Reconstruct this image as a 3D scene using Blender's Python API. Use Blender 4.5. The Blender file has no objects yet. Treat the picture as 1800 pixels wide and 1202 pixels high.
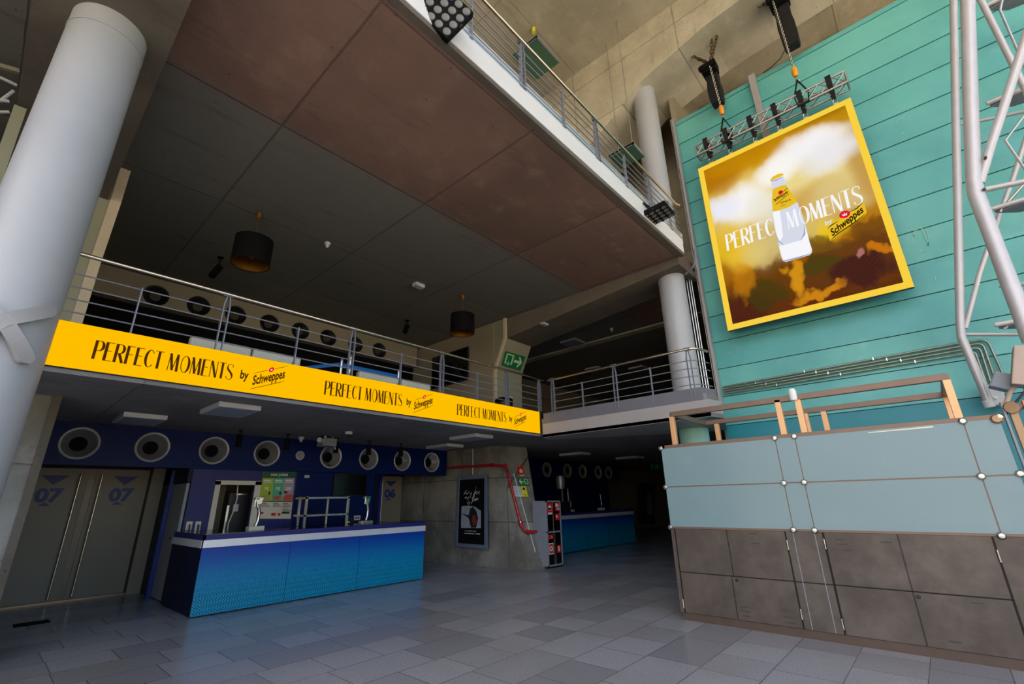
import bpy, math, random
from mathutils import Vector, Matrix
random.seed(7)
SC = bpy.context.scene
COL = SC.collection
# ------------------------------------------------------------------ camera
FPX, YAW, PIT, ROL, HCAM = 804.53, 0.7268, 0.33114, -0.02127, 1.6
_F = Vector((math.cos(PIT)*math.cos(YAW), math.cos(PIT)*math.sin(YAW), math.sin(PIT)))
_R = Vector((math.sin(YAW), -math.cos(YAW), 0)); _U = _R.cross(_F)
_R2 = math.cos(ROL)*_R + math.sin(ROL)*_U
_U2 = -math.sin(ROL)*_R + math.cos(ROL)*_U
CAM = Vector((0, 0, HCAM))
cd = bpy.data.cameras.new('camera'); cam = bpy.data.objects.new('camera', cd); COL.objects.link(cam)
cd.sensor_width = 36; cd.lens = FPX/1800*36; cd.clip_start = .05; cd.clip_end = 300
cam.matrix_world = Matrix(((_R2.x, _U2.x, -_F.x, 0), (_R2.y, _U2.y, -_F.y, 0), (_R2.z, _U2.z, -_F.z, HCAM), (0, 0, 0, 1)))
SC.camera = cam
# ------------------------------------------------------------------ light and exposure
SC.view_settings.view_transform = 'Standard'; SC.view_settings.look = 'None'
SC.view_settings.exposure = 0; SC.view_settings.gamma = 1; SC.view_settings.use_curve_mapping = False
W = bpy.data.worlds.new('world'); SC.world = W; W.use_nodes = True
wn = W.node_tree; wn.nodes.clear()
wo = wn.nodes.new('ShaderNodeOutputWorld'); wb = wn.nodes.new('ShaderNodeBackground'); ws = wn.nodes.new('ShaderNodeTexSky')
ws.sky_type = 'NISHITA'; ws.sun_disc = False; ws.sun_elevation = math.radians(48); ws.sun_rotation = math.radians(250)
ws.air_density = 1.0; ws.dust_density = 2.0
wn.links.new(ws.outputs[0], wb.inputs[0]); wn.links.new(wb.outputs[0], wo.inputs[0]); wb.inputs[1].default_value = 0.36
sd = bpy.data.lights.new('sun', 'SUN'); sun = bpy.data.objects.new('sun', sd); COL.objects.link(sun)
sd.energy = 26.0; sd.angle = math.radians(.6); sd.color = (1, .95, .87)
sun.rotation_euler = (math.radians(-22), math.radians(22), 0); sun.location = (-20, 20, 40)   # high, from behind the building onto the plaza
SC.cycles.use_denoising = True
SC.cycles.max_bounces = 10; SC.cycles.diffuse_bounces = 7; SC.cycles.glossy_bounces = 4
SC.cycles.sample_clamp_indirect = 2; SC.cycles.caustics_reflective = False; SC.cycles.caustics_refractive = False

# ------------------------------------------------------------------ helpers
def P(x, y, off=0, **k):
    """photo pixel -> the point of a real plane of the place (X=, Y=, Z= or N=,O=)"""
    d = (x-900)*_R2 - (y-601)*_U2 + FPX*_F; d.normalize()
    if 'X' in k: t = (k['X']-CAM.x)/d.x
    elif 'Y' in k: t = (k['Y']-CAM.y)/d.y
    elif 'Z' in k: t = (k['Z']-CAM.z)/d.z
    else:
        n = Vector(k['N']); t = (Vector(k['O'])-CAM).dot(n)/d.dot(n)
    return CAM + d*t
def quad(pts, off=0.0, **k):
    q = [P(*p, **k) for p in pts]
    if off:
        n = (q[1]-q[0]).cross(q[3]-q[0]).normalized()
        if n.dot(CAM-q[0]) < 0: n = -n
        q = [v+n*off for v in q]
    return q
def qmap(q):
    """corners TL,TR,BR,BL -> f(u,v,off); u right, v up"""
    n = (q[1]-q[0]).cross(q[3]-q[0]).normalized()
    if n.dot(CAM-q[0]) < 0: n = -n
    def f(u, v, off=0.0):
        top = q[0].lerp(q[1], u); bot = q[3].lerp(q[2], u)
        return bot.lerp(top, v) + n*off
    return f
ORG = {}
class MB:
    def __init__(s): s.v = []; s.f = []; s.m = []; s.mats = []; s.cur = 0
    def use(s, m):
        if m not in s.mats: s.mats.append(m)
        s.cur = s.mats.index(m); return s
    def add(s, vs, fs):
        b = len(s.v); s.v += [Vector(v) for v in vs]
        for f in fs: s.f.append([b+i for i in f]); s.m.append(s.cur)
        return s
    def box(s, x0, x1, y0, y1, z0, z1):
        x0, x1 = min(x0, x1), max(x0, x1); y0, y1 = min(y0, y1), max(y0, y1); z0, z1 = min(z0, z1), max(z0, z1)
        return s.add([(x0,y0,z0),(x1,y0,z0),(x1,y1,z0),(x0,y1,z0),(x0,y0,z1),(x1,y0,z1),(x1,y1,z1),(x0,y1,z1)],
                     [(0,3,2,1),(4,5,6,7),(0,1,5,4),(1,2,6,5),(2,3,7,6),(3,0,4,7)])
    def hexa(s, bot, top):
        return s.add(list(bot)+list(top), [(3,2,1,0),(4,5,6,7),(0,1,5,4),(1,2,6,5),(2,3,7,6),(3,0,4,7)])
    def prism(s, poly, vec):
        n = len(poly); vec = Vector(vec); a = [Vector(p) for p in poly]
        nn = Vector((0,0,0))
        for i in range(n): nn += a[i].cross(a[(i+1) % n])
        if nn.dot(vec) > 0: a.reverse()
        s.add(a+[p+vec for p in a], [tuple(range(n)), tuple(range(2*n-1, n-1, -1))]+[(i, i+n, (i+1) % n+n, (i+1) % n)for i in range(n)])
        return s
    def face(s, pts): return s.add(pts, [tuple(range(len(pts)))])
    def tube(s, pts, r, n=10, cap=True, flat=None):
        pts = [Vector(p) for p in pts]; rs = r if isinstance(r, (list, tuple)) else [r]*len(pts)
        b = len(s.v); prev = None
        for i, p in enumerate(pts):
            if i == 0: t = pts[1]-pts[0]
            elif i == len(pts)-1: t = pts[-1]-pts[-2]
            else: t = (pts[i+1]-p).normalized()+(p-pts[i-1]).normalized()
            t.normalize()
            if prev is None:
                ref = Vector((0,0,1)) if abs(t.z) < .9 else Vector((1,0,0))
                u = t.cross(ref).normalized()
            else: u = (prev - t*prev.dot(t)).normalized()
            prev = u; w = t.cross(u)
            for k in range(n):
                a = 2*math.pi*k/n; s.v.append(p+(u*math.cos(a)+w*math.sin(a))*rs[i])
        for i in range(len(pts)-1):
            for k in range(n):
                k2 = (k+1) % n
                s.f.append([b+i*n+k, b+i*n+k2, b+(i+1)*n+k2, b+(i+1)*n+k]); s.m.append(s.cur)
        if cap:
            s.f.append([b+k for k in range(n-1, -1, -1)]); s.m.append(s.cur)
            e = b+(len(pts)-1)*n; s.f.append([e+k for k in range(n)]); s.m.append(s.cur)
        return s
    def bar(s, p0, p1, w, h, up=(0,0,1)):
        p0, p1 = Vector(p0), Vector(p1); t = (p1-p0).normalized(); up = Vector(up)
        if abs(t.dot(up)) > .95: up = Vector((0,1,0))
        u = t.cross(up).normalized()*w/2; v = u.cross(t).normalized()*h/2
        return s.hexa([p0-u-v, p0+u-v, p0+u+v, p0-u+v], [p1-u-v, p1+u-v, p1+u+v, p1-u+v])
    def lathe(s, prof, c, axis, n=40):
        """prof: (r, h) along axis"""
        c = Vector(c); ax = Vector(axis).normalized(); ref = Vector((0,0,1)) if abs(ax.z) < .9 else Vector((1,0,0))
        u = ax.cross(ref).normalized(); w = ax.cross(u); b = len(s.v)
        for r, h in prof:
            for k in range(n):
                a = 2*math.pi*k/n; s.v.append(c+ax*h+(u*math.cos(a)+w*math.sin(a))*max(r, 1e-4))
        for i in range(len(prof)-1):
            for k in range(n):
                k2 = (k+1) % n
                s.f.append([b+i*n+k, b+i*n+k2, b+(i+1)*n+k2, b+(i+1)*n+k]); s.m.append(s.cur)
        return s
    def disc(s, c, axis, r, n=32):
        c = Vector(c); ax = Vector(axis).normalized(); ref = Vector((0,0,1)) if abs(ax.z) < .9 else Vector((1,0,0))
        u = ax.cross(ref).normalized(); w = ax.cross(u)
        return s.face([c+(u*math.cos(2*math.pi*k/n)+w*math.sin(2*math.pi*k/n))*r for k in range(n)])
    def build(s, name, mat=None, parent=None, smooth=False, bevel=0, loc=None, label=None):
        org = ORG.get(parent.name, Vector((0,0,0))) if parent else (Vector(loc) if loc is not None else Vector((0,0,0)))
        me = bpy.data.meshes.new(name)
        me.from_pydata([tuple(v-org) for v in s.v], [], s.f)
        ms = s.mats if s.mats else [mat]
        for m in ms: me.materials.append(m)
        if len(ms) > 1:
            for p, i in zip(me.polygons, s.m): p.material_index = i
        me.validate(); me.update()
        o = bpy.data.objects.new(name, me); COL.objects.link(o)
        if smooth:
            for p in me.polygons: p.use_smooth = True
            try: me.set_sharp_from_angle(angle=math.radians(40))
            except Exception: pass
        if bevel:
            m = o.modifiers.new('bevel', 'BEVEL'); m.width = bevel; m.segments = 2; m.limit_method = 'ANGLE'
        if parent: o.parent = parent
        else: o.location = org
        ORG[o.name] = org
        if label: o['label'] = label
        return o
def tag(o, label=None, cat=None, group=None, kind=None):
    if label: o['label'] = label
    if cat: o['category'] = cat
    if group: o['group'] = group
    if kind: o['kind'] = kind
    return o
def thing(name, label, cat, loc=(0,0,0), group=None):
    o = bpy.data.objects.new(name, None); COL.objects.link(o); o.location = loc; ORG[o.name] = Vector(loc)
    o.empty_display_size = .1
    return tag(o, label, cat, group)
def struct(o): o['kind'] = 'structure'; return o
def dup(root, loc, label=None, group=None):
    def cp(o, par):
        c = o.copy(); COL.objects.link(c); ORG[c.name] = ORG.get(o.name, Vector((0,0,0)))
        if par: c.parent = par
        for ch in list(o.children): cp(ch, c)
        return c
    r = cp(root, None); r.location = loc
    if label: r['label'] = label
    if group: r['group'] = group
    return r
# ------------------------------------------------------------------ materials
def lin(c):
    f = lambda v: (v/255/12.92) if v/255 <= .04045 else ((v/255+.055)/1.055)**2.4
    return (f(c[0]), f(c[1]), f(c[2]), 1)
class NT:
    def __init__(s, name):
        s.m = bpy.data.materials.new(name); s.m.use_nodes = True; s.t = s.m.node_tree; s.t.nodes.clear()
        s.out = s.t.nodes.new('ShaderNodeOutputMaterial')
    def n(s, typ, **k):
        o = s.t.nodes.new(typ)
        for a, b in k.items(): setattr(o, a, b)
        return o
    def l(s, a, b): s.t.links.new(a, b)
    def setin(s, node, i, v):
        if isinstance(v, bpy.types.NodeSocket): s.l(v, node.inputs[i])
        else: node.inputs[i].default_value = v
    def math(s, op, a, b=0.0, c=0.0):
        o = s.n('ShaderNodeMath', operation=op); s.setin(o, 0, a); s.setin(o, 1, b); s.setin(o, 2, c); return o.outputs[0]
    def mix(s, f, a, b, blend='MIX'):
        o = s.n('ShaderNodeMix', data_type='RGBA', blend_type=blend); s.setin(o, 0, f); s.setin(o, 6, a); s.setin(o, 7, b); return o.outputs[2]
    def noise(s, vec, scale, detail=4, rough=.55):
        o = s.n('ShaderNodeTexNoise'); s.l(vec, o.inputs[0]); o.inputs['Scale'].default_value = scale
        o.inputs['Detail'].default_value = detail; o.inputs['Roughness'].default_value = rough; return o.outputs[0]
    def ramp(s, f, a, b):
        o = s.n('ShaderNodeMapRange', interpolation_type='SMOOTHSTEP'); s.setin(o, 0, f); o.inputs[1].default_value = a; o.inputs[2].default_value = b; return o.outputs[0]
    def obj(s): return s.n('ShaderNodeTexCoord').outputs['Object']
    def pos(s): return s.n('ShaderNodeNewGeometry').outputs['Position']
    def sep(s, v): o = s.n('ShaderNodeSeparateXYZ'); s.l(v, o.inputs[0]); return o.outputs
    def comb(s, x, y, z=0.0):
        o = s.n('ShaderNodeCombineXYZ'); s.setin(o, 0, x); s.setin(o, 1, y); s.setin(o, 2, z); return o.outputs[0]
    def bsdf(s, col, rough=.6, metal=0.0, bump=None, bstr=.2, bdist=.02, spec=.5, emis=None, estr=0.0, alpha=None, trans=None, coat=0):
        b = s.n('ShaderNodeBsdfPrincipled'); s.setin(b, 'Base Color', col); s.setin(b, 'Roughness', rough); s.setin(b, 'Metallic', metal)
        b.inputs['Specular IOR Level'].default_value = spec
        if coat: b.inputs['Coat Weight'].default_value = coat; b.inputs['Coat Roughness'].default_value = .08
        if emis is not None: s.setin(b, 'Emission Color', emis); s.setin(b, 'Emission Strength', estr)
        if trans is not None: s.setin(b, 'Transmission Weight', trans)
        if bump is not None:
            u = s.n('ShaderNodeBump'); u.inputs['Strength'].default_value = bstr; u.inputs['Distance'].default_value = bdist
            s.l(bump, u.inputs['Height']); s.l(u.outputs[0], b.inputs['Normal'])
        s.l(b.outputs[0], s.out.inputs[0]); return s.m
def plain(name, c, rough=.5, metal=0.0, var=.12, scale=6, bump=.0, spec=.5, coat=0):
    t = NT(name); v = t.obj(); n = t.noise(v, scale, 5)
    c1 = lin([x*(1-var) for x in c]); c2 = lin([min(255, x*(1+var)) for x in c])
    col = t.mix(n, c1, c2)
    r = t.math('MULTIPLY_ADD', n, .15, rough-.07)
    return t.bsdf(col, r, metal, bump=(n if bump else None), bstr=bump, spec=spec, coat=coat)
def emit(name, c, strength=1.0):
    t = NT(name); e = t.n('ShaderNodeEmission'); e.inputs[0].default_value = lin(c); e.inputs[1].default_value = strength
    t.l(e.outputs[0], t.out.inputs[0]); return t.m
def concrete(name, base, dark, light, joint=None, plane='xy', jw=.012, rough=.8, big=.35, jdark=.55, pour=None):
    """joint = (w, h, ox, oy, offset)"""
    t = NT(name); p = t.pos()
    n1 = t.noise(p, big, 6, .6); n2 = t.noise(p, 2.2, 8, .65); n3 = t.noise(p, 22, 4, .6)
    f = t.ramp(n1, .32, .70)
    col = t.mix(f, lin(dark), lin(base))
    f2 = t.ramp(n2, .52, .78); col = t.mix(t.math('MULTIPLY', f2, .55), col, lin(light))
    if pour:   # a later pour of greyer concrete beyond the joint
        sp = t.n('ShaderNodeSeparateXYZ'); t.l(p, sp.inputs[0]); yy = t.math('ADD', sp.outputs[1], t.math('MULTIPLY', t.math('SUBTRACT', n1, .5), .5))
        col = t.mix(t.ramp(yy, pour[1]-.25, pour[1]+.2), col, t.mix(t.math('MULTIPLY', f2, .3), lin(pour[0]), lin([c*1.15 for c in pour[0]])))
    q0 = t.sep(p); st = t.noise(t.comb(t.math('MULTIPLY', q0[0], .5), t.math('MULTIPLY', q0[1], 3.2), t.math('MULTIPLY', q0[2], 1.2)), 1.1, 7, .68)
    col = t.mix(t.math('MULTIPLY', t.ramp(st, .55, .72), .45), col, lin([c*.8 for c in dark]))
    s = t.ramp(n3, .56, .8); col = t.mix(t.math('MULTIPLY', s, .35), col, lin([c*.72 for c in dark]))
    # small pits
    vo = t.n('ShaderNodeTexVoronoi', feature='F1'); t.l(p, vo.inputs[0]); vo.inputs['Scale'].default_value = 3.3; vo.inputs['Randomness'].default_value = 1
    pit = t.math('LESS_THAN', vo.outputs[0], .05); col = t.mix(t.math('MULTIPLY', pit, .6), col, lin([c*.5 for c in dark]))
    h = t.math('ADD', n2, t.math('MULTIPLY', n3, .3)); h = t.math('SUBTRACT', h, t.math('MULTIPLY', pit, .6))
    if joint:
        w, hh, ox, oy, off = joint; q = t.sep(p); a, b = {'xy': (0, 1), 'yz': (1, 2), 'xz': (0, 2)}[plane]
        wob = t.math('MULTIPLY', t.math('SUBTRACT', t.noise(p, 5, 3), .5), .02)
        vec = t.comb(t.math('ADD', t.math('SUBTRACT', q[a], ox), wob), t.math('ADD', t.math('SUBTRACT', q[b], oy), wob), 0.0)
        br = t.n('ShaderNodeTexBrick'); br.offset = off; br.squash = 1; t.l(vec, br.inputs['Vector'])
        br.inputs['Scale'].default_value = 1; br.inputs['Mortar Size'].default_value = jw; br.inputs['Mortar Smooth'].default_value = .6
        br.inputs['Brick Width'].default_value = w; br.inputs['Row Height'].default_value = hh
        br.inputs['Color1'].default_value = (.86, .86, .86, 1); br.inputs['Color2'].default_value = (1.08, 1.06, 1.04, 1); br.inputs['Mortar'].default_value = (.9, .9, .9, 1)
        col = t.mix(1.0, col, br.outputs[0], 'MULTIPLY')
        fac = t.math('MULTIPLY', br.outputs[1], t.math('MULTIPLY_ADD', n2, 1.2, .1))
        col = t.mix(t.math('MULTIPLY', fac, jdark), col, lin([c*.35 for c in dark]))
        h = t.math('SUBTRACT', h, t.math('MULTIPLY', br.outputs[1], .7))
    return t.bsdf(col, rough, bump=h, bstr=.35, bdist=.03, spec=.3)
M = {}
M['slab'] = concrete('underside_concrete', (150,118,106), (122,98,90), (166,138,122), (2.45,2.45,1.66,5.65,0), 'xy', jw=.022, big=.28, pour=((124,122,116), 5.65))
M['soffit'] = concrete('soffit_concrete', (142,140,142), (116,114,116), (160,158,158), (2.45,2.45,1.0,6.9,0), 'xy')
M['upper'] = concrete('upper_concrete', (206,198,178), (172,164,146), (226,218,196), (4.9,3.9,1.2,1.5,0), 'xy', jw=.015)
M['upbeam'] = concrete('upper_beam_concrete', (214,206,186), (178,170,150), (230,222,202), (3.1,1.5,2.4,1.05,0), 'yz', jw=.02, big=.5)
M['wallc'] = concrete('wall_concrete', (150,147,138), (104,102,96), (178,174,162), (1.6,1.08,.35,-.02,0), 'yz', jw=.016, big=.9, jdark=.8)
M['pil'] = concrete('pillar_concrete', (165,163,158), (128,125,118), (190,186,178), (9,1.06,-3,0,0), 'xz', jw=.014, big=.8)
M['beam'] = concrete('beam_concrete', (112,104,94), (92,86,78), (128,120,108), None, big=.4)
M['column'] = plain('painted_column', (168,170,176), .42, var=.05, scale=1.4)
M['tealcol'] = plain('teal_painted_column', (160,226,206), .4, var=.2, scale=1.2)
M['olive'] = plain('olive_wall_paint', (152,142,122), .7, var=.05, scale=1)
M['sage'] = plain('sage_wall_paint', (150,148,126), .7, var=.05, scale=1)
M['cream'] = plain('cream_edge_paint', (205,188,160), .6, var=.04)
M['white'] = plain('white_fascia_paint', (224,223,224), .5, var=.04, scale=1.5)
M['lgrey'] = plain('light_grey_steel', (158,155,156), .45, var=.05, scale=2)
M['glassband'] = plain('pale_blue_glass_band', (206,220,232), .18, var=.05)
M['dgrey'] = plain('dark_grey_steel', (105,106,116), .45, var=.06)
M['steelrail'] = plain('grey_painted_rail', (132,134,144), .4, metal=.35, var=.06)
M['chrome'] = plain('brushed_stainless', (205,200,190), .25, metal=1, var=.05)
M['warmrail'] = plain('polished_handrail', (215,200,178), .22, metal=1, var=.05)
M['black'] = plain('black_plastic', (22,22,24), .45, var=.2)
M['matte'] = plain('matte_black', (12,12,13), .85, var=.2, spec=.15)
M['blackglass'] = plain('black_screen_glass', (8,8,10), .12, var=.1)
M['gold'] = plain('gold_lining', (190,130,50), .35, metal=.8, var=.15)
M['fabric'] = plain('black_fabric', (17,17,18), .9, var=.25, scale=18, bump=.3)
M['alu'] = plain('aluminium_tube', (176,174,172), .35, metal=.7, var=.1)
M['truss'] = plain('silver_painted_tube', (186,182,184), .38, metal=.25, var=.06)
M['orange'] = plain('orange_hook_body', (235,150,30), .4, var=.05)
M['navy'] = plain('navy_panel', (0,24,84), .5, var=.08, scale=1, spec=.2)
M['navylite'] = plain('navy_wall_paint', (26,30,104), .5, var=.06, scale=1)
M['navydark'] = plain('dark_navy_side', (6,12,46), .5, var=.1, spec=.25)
M['blueedge'] = plain('blue_door_jamb', (20,50,150), .4, var=.1)
M['trim'] = plain('silver_counter_trim', (225,225,232), .3, metal=.3, var=.04)
M['doorgrey'] = plain('warm_grey_door', (140,132,118), .5, var=.05, scale=1.2)
M['doorside'] = plain('grey_side_door', (150,152,152), .5, var=.04)
M['decal'] = plain('blue_vinyl_decal', (40,56,130), .5, var=.03)
M['ring'] = plain('grey_vent_ring', (196,196,196), .4, metal=.3, var=.06)
M['cone'] = plain('grey_vent_cone', (150,150,154), .38, metal=.5, var=.08)
M['browndisc'] = plain('tan_vent_disc', (64,52,38), .6, var=.1)
M['sofa'] = plain('pale_leatherette', (196,196,184), .55, var=.05, scale=3)
M['belt'] = plain('blue_belt', (0,105,190), .6, var=.03)
M['red'] = plain('red_pipe_paint', (170,24,36), .35, var=.1)
M['redsign'] = plain('red_sign', (205,22,26), .5, var=.03)
M['greensign'] = plain('green_sign', (8,120,74), .5, var=.03)
M['whitesign'] = plain('white_marking', (225,228,222), .5, var=.02)
M['glow'] = plain('cream_sign_marking', (205,222,180), .5, var=.02)
M['yellow'] = plain('yellow_paper', (225,215,40), .6, var=.03)
M['panel'] = plain('green_hung_panel', (72,112,92), .5, var=.06)
M['poster'] = plain('black_poster_paper', (8,8,9), .45, var=.1)
M['posterframe'] = plain('blue_grey_snap_frame', (128,142,165), .35, metal=.4, var=.04)
M['cab'] = plain('grey_cabinet_paint', (132,138,148), .4, var=.04)
M['lightbody'] = plain('white_luminaire', (200,202,206), .5, var=.03)
M['lightface'] = plain('luminaire_diffuser', (140,150,168), .4, var=.04)
M['bronze'] = plain('bronze_aluminium', (150,120,92), .35, metal=.5, var=.12)
M['copper'] = plain('copper_strip', (200,110,60), .35, metal=.6, var=.12)
M['peach'] = plain('peach_grey_box', (190,168,155), .6, var=.05)
M['darkgap'] = plain('dark_joint', (20,18,16), .8, var=.1)
M['lens'] = plain('grey_lens', (98,98,96), .25, var=.05)
M['outlet'] = plain('cream_plate', (225,215,195), .5, var=.02)
M['kitchen'] = plain('kitchen_wall', (120,110,84), .7, var=.1)
M['alubar'] = plain('brown_steel_frame', (122,98,84), .42, metal=.4, var=.12, scale=3)
M['postlit'] = plain('warm_lit_steel_post', (222,170,122), .38, metal=.35, var=.1, scale=3)  # rack posts: brown steel with warm light painted into the colour
M['darkstrip'] = plain('dark_door_strip', (84,74,62), .35, metal=.4, var=.15)
M['plinth'] = plain('dark_brown_plinth', (88,72,62), .45, metal=.3, var=.15)
M['chain'] = plain('rusty_chain', (92,72,52), .6, metal=.5, var=.2)
M['plaza'] = concrete('plaza_paving', (196,184,160), (170,160,140), (212,200,178), (1.2,1.2,0,0,.5), 'xy')
M['galv'] = plain('galvanised_conduit', (140,146,134), .32, metal=.7, var=.15, scale=9)
M['graint'] = plain('pale_grey_plastic', (190,192,196), .5, var=.04)
def mk_floor():
    t = NT('granite_tiles'); p = t.pos(); q = t.sep(p)
    vec = t.comb(q[0], t.math('SUBTRACT', q[1], .505), 0.0)
    br = t.n('ShaderNodeTexBrick'); br.offset = .37; br.offset_frequency = 3; br.squash = .62; br.squash_frequency = 2; t.l(vec, br.inputs['Vector'])
    for k, v in (('Scale', 1), ('Mortar Size', .0045), ('Mortar Smooth', .3), ('Bias', -.35), ('Brick Width', .92), ('Row Height', .565)): br.inputs[k].default_value = v
    br.inputs['Color1'].default_value = lin((158,161,170)); br.inputs['Color2'].default_value = lin((116,120,128)); br.inputs['Mortar'].default_value = lin((72,72,74))
    n = t.noise(p, 60, 6, .7); n2 = t.noise(p, .8, 5, .6); n3 = t.noise(p, 5, 5, .6)
    col = t.mix(t.math('MULTIPLY', t.ramp(n, .4, .7), .6), br.outputs[0], lin((96,98,102)))
    col = t.mix(t.math('MULTIPLY', t.ramp(n2, .4, .7), .3), col, lin((124,120,118)))
    rg = t.math('MULTIPLY_ADD', n3, .14, .18)
    return t.bsdf(col, .23, spec=.5)
M['floor'] = mk_floor()
def mk_teal():
    t = NT('weathered_teal_cladding'); p = t.pos()
    n1 = t.noise(p, .55, 5, .6); n2 = t.noise(p, 2.5, 6, .65); n3 = t.noise(p, 14, 5, .7)
    # each board has its own shade
    q = t.sep(p); idx = t.math('FLOOR', t.math('DIVIDE', t.math('SUBTRACT', q[2], 3.0), .6155))
    wn_ = t.n('ShaderNodeTexWhiteNoise', noise_dimensions='1D'); t.l(idx, wn_.inputs['W'])
    col = t.mix(t.ramp(n1, .3, .7), lin((84,162,160)), lin((112,190,182)))
    col = t.mix(t.math('MULTIPLY', wn_.outputs[0], .45), col, lin((70,158,166)))
    col = t.mix(t.math('MULTIPLY', t.ramp(n2, .55, .8), .35), col, lin((140,206,184)))
    col = t.mix(t.math('MULTIPLY', t.ramp(n3, .66, .8), .3), col, lin((160,205,190)))
    return t.bsdf(col, .42, bump=n2, bstr=.08, bdist=.02)
M['teal'] = mk_teal()
M['tealdark'] = plain('deep_teal_cladding', (28,128,142), .4, var=.1, scale=1)
def mk_glass():
    t = NT('frosted_aqua_glass'); p = t.pos(); n = t.noise(p, .9, 4); n2 = t.noise(p, 3.5, 5, .6)
    col = t.mix(n, lin((116,142,150)), lin((126,150,154)))
    col = t.mix(t.math('MULTIPLY', t.ramp(n2, .55, .8), .3), col, lin((140,156,160)))
    return t.bsdf(col, .28, spec=.4, coat=.12)
M['frost'] = mk_glass()
def mk_ss():
    t = NT('stained_steel_panel'); p = t.pos(); q = t.sep(p)
    n = t.noise(p, 1.6, 6, .65); n2 = t.noise(t.comb(0.0, t.math('MULTIPLY', q[1], 3), t.math('MULTIPLY', q[2], 16)), 1.5, 5, .7)
    n3 = t.noise(t.comb(0.0, t.math('MULTIPLY', q[1], 26), t.math('MULTIPLY', q[2], 3)), 1, 2)
    col = t.mix(t.ramp(n, .35, .7), lin((80,71,64)), lin((106,95,87)))
    col = t.mix(t.math('MULTIPLY', t.ramp(n2, .62, .75), .5), col, lin((66,56,50)))
    return t.bsdf(col, t.math('MULTIPLY_ADD', n2, .25, .38), .35, bump=n3, bstr=.03, bdist=.01)
M['ss'] = mk_ss()
def mk_counter():
    t = NT('printed_counter_front'); q = t.sep(t.pos())
    h = t.math('DIVIDE', q[2], 1.0)
    col = t.mix(t.ramp(h, .12, 1.0), lin((0,166,206)), lin((4,58,156)))
    a = t.math('MULTIPLY', t.math('ADD', q[0], q[2]), .7071); b = t.math('MULTIPLY', t.math('SUBTRACT', q[0], q[2]), .7071)
    br = t.n('ShaderNodeTexBrick'); br.offset = .5; t.l(t.comb(a, b, 0.0), br.inputs['Vector'])
    for k, v in (('Scale', 1), ('Mortar Size', .006), ('Mortar Smooth', .1), ('Brick Width', .056), ('Row Height', .028)): br.inputs[k].default_value = v
    br2 = t.n('ShaderNodeTexBrick'); br2.offset = .5; t.l(t.comb(b, a, 0.0), br2.inputs['Vector'])
    for k, v in (('Scale', 1), ('Mortar Size', .006), ('Mortar Smooth', .1), ('Brick Width', .056), ('Row Height', .028)): br2.inputs[k].default_value = v
    ch = t.n('ShaderNodeTexChecker'); t.l(t.comb(a, b, 0.0), ch.inputs[0]); ch.inputs['Scale'].default_value = 17.86
    pat = t.math('ADD', t.math('MULTIPLY', br.outputs[1], ch.outputs[1]), t.math('MULTIPLY', br2.outputs[1], t.math('SUBTRACT', 1.0, ch.outputs[1])))
    n = t.noise(t.comb(t.math('MULTIPLY', a, 14), t.math('MULTIPLY', b, 14), 0.0), 1, 1)
    fade = t.ramp(t.math('ADD', h, t.math('MULTIPLY', n, .35)), 1.0, .35)
    col = t.mix(t.math('MULTIPLY', t.math('MULTIPLY', pat, fade), .9), col, lin((2,44,92)))
    return t.bsdf(col, .4, spec=.4)
M['counter'] = mk_counter()
M['ledyellow'] = emit('led_yellow', (255,190,0))
M['ledborder'] = emit('led_border_yellow', (248,208,66))
M['leddark'] = emit('led_dark_brown', (70,40,6))
M['ledred'] = emit('led_red', (225,16,50))
M['ledwhite'] = emit('led_white', (246,246,250))
M['ledpale'] = emit('led_pale', (214,218,232))
M['ledgrey'] = emit('led_grey', (150,152,190))
M['ledgold'] = emit('led_label_gold', (232,190,40))
M['ledblack'] = emit('led_black', (36,22,8))
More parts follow.
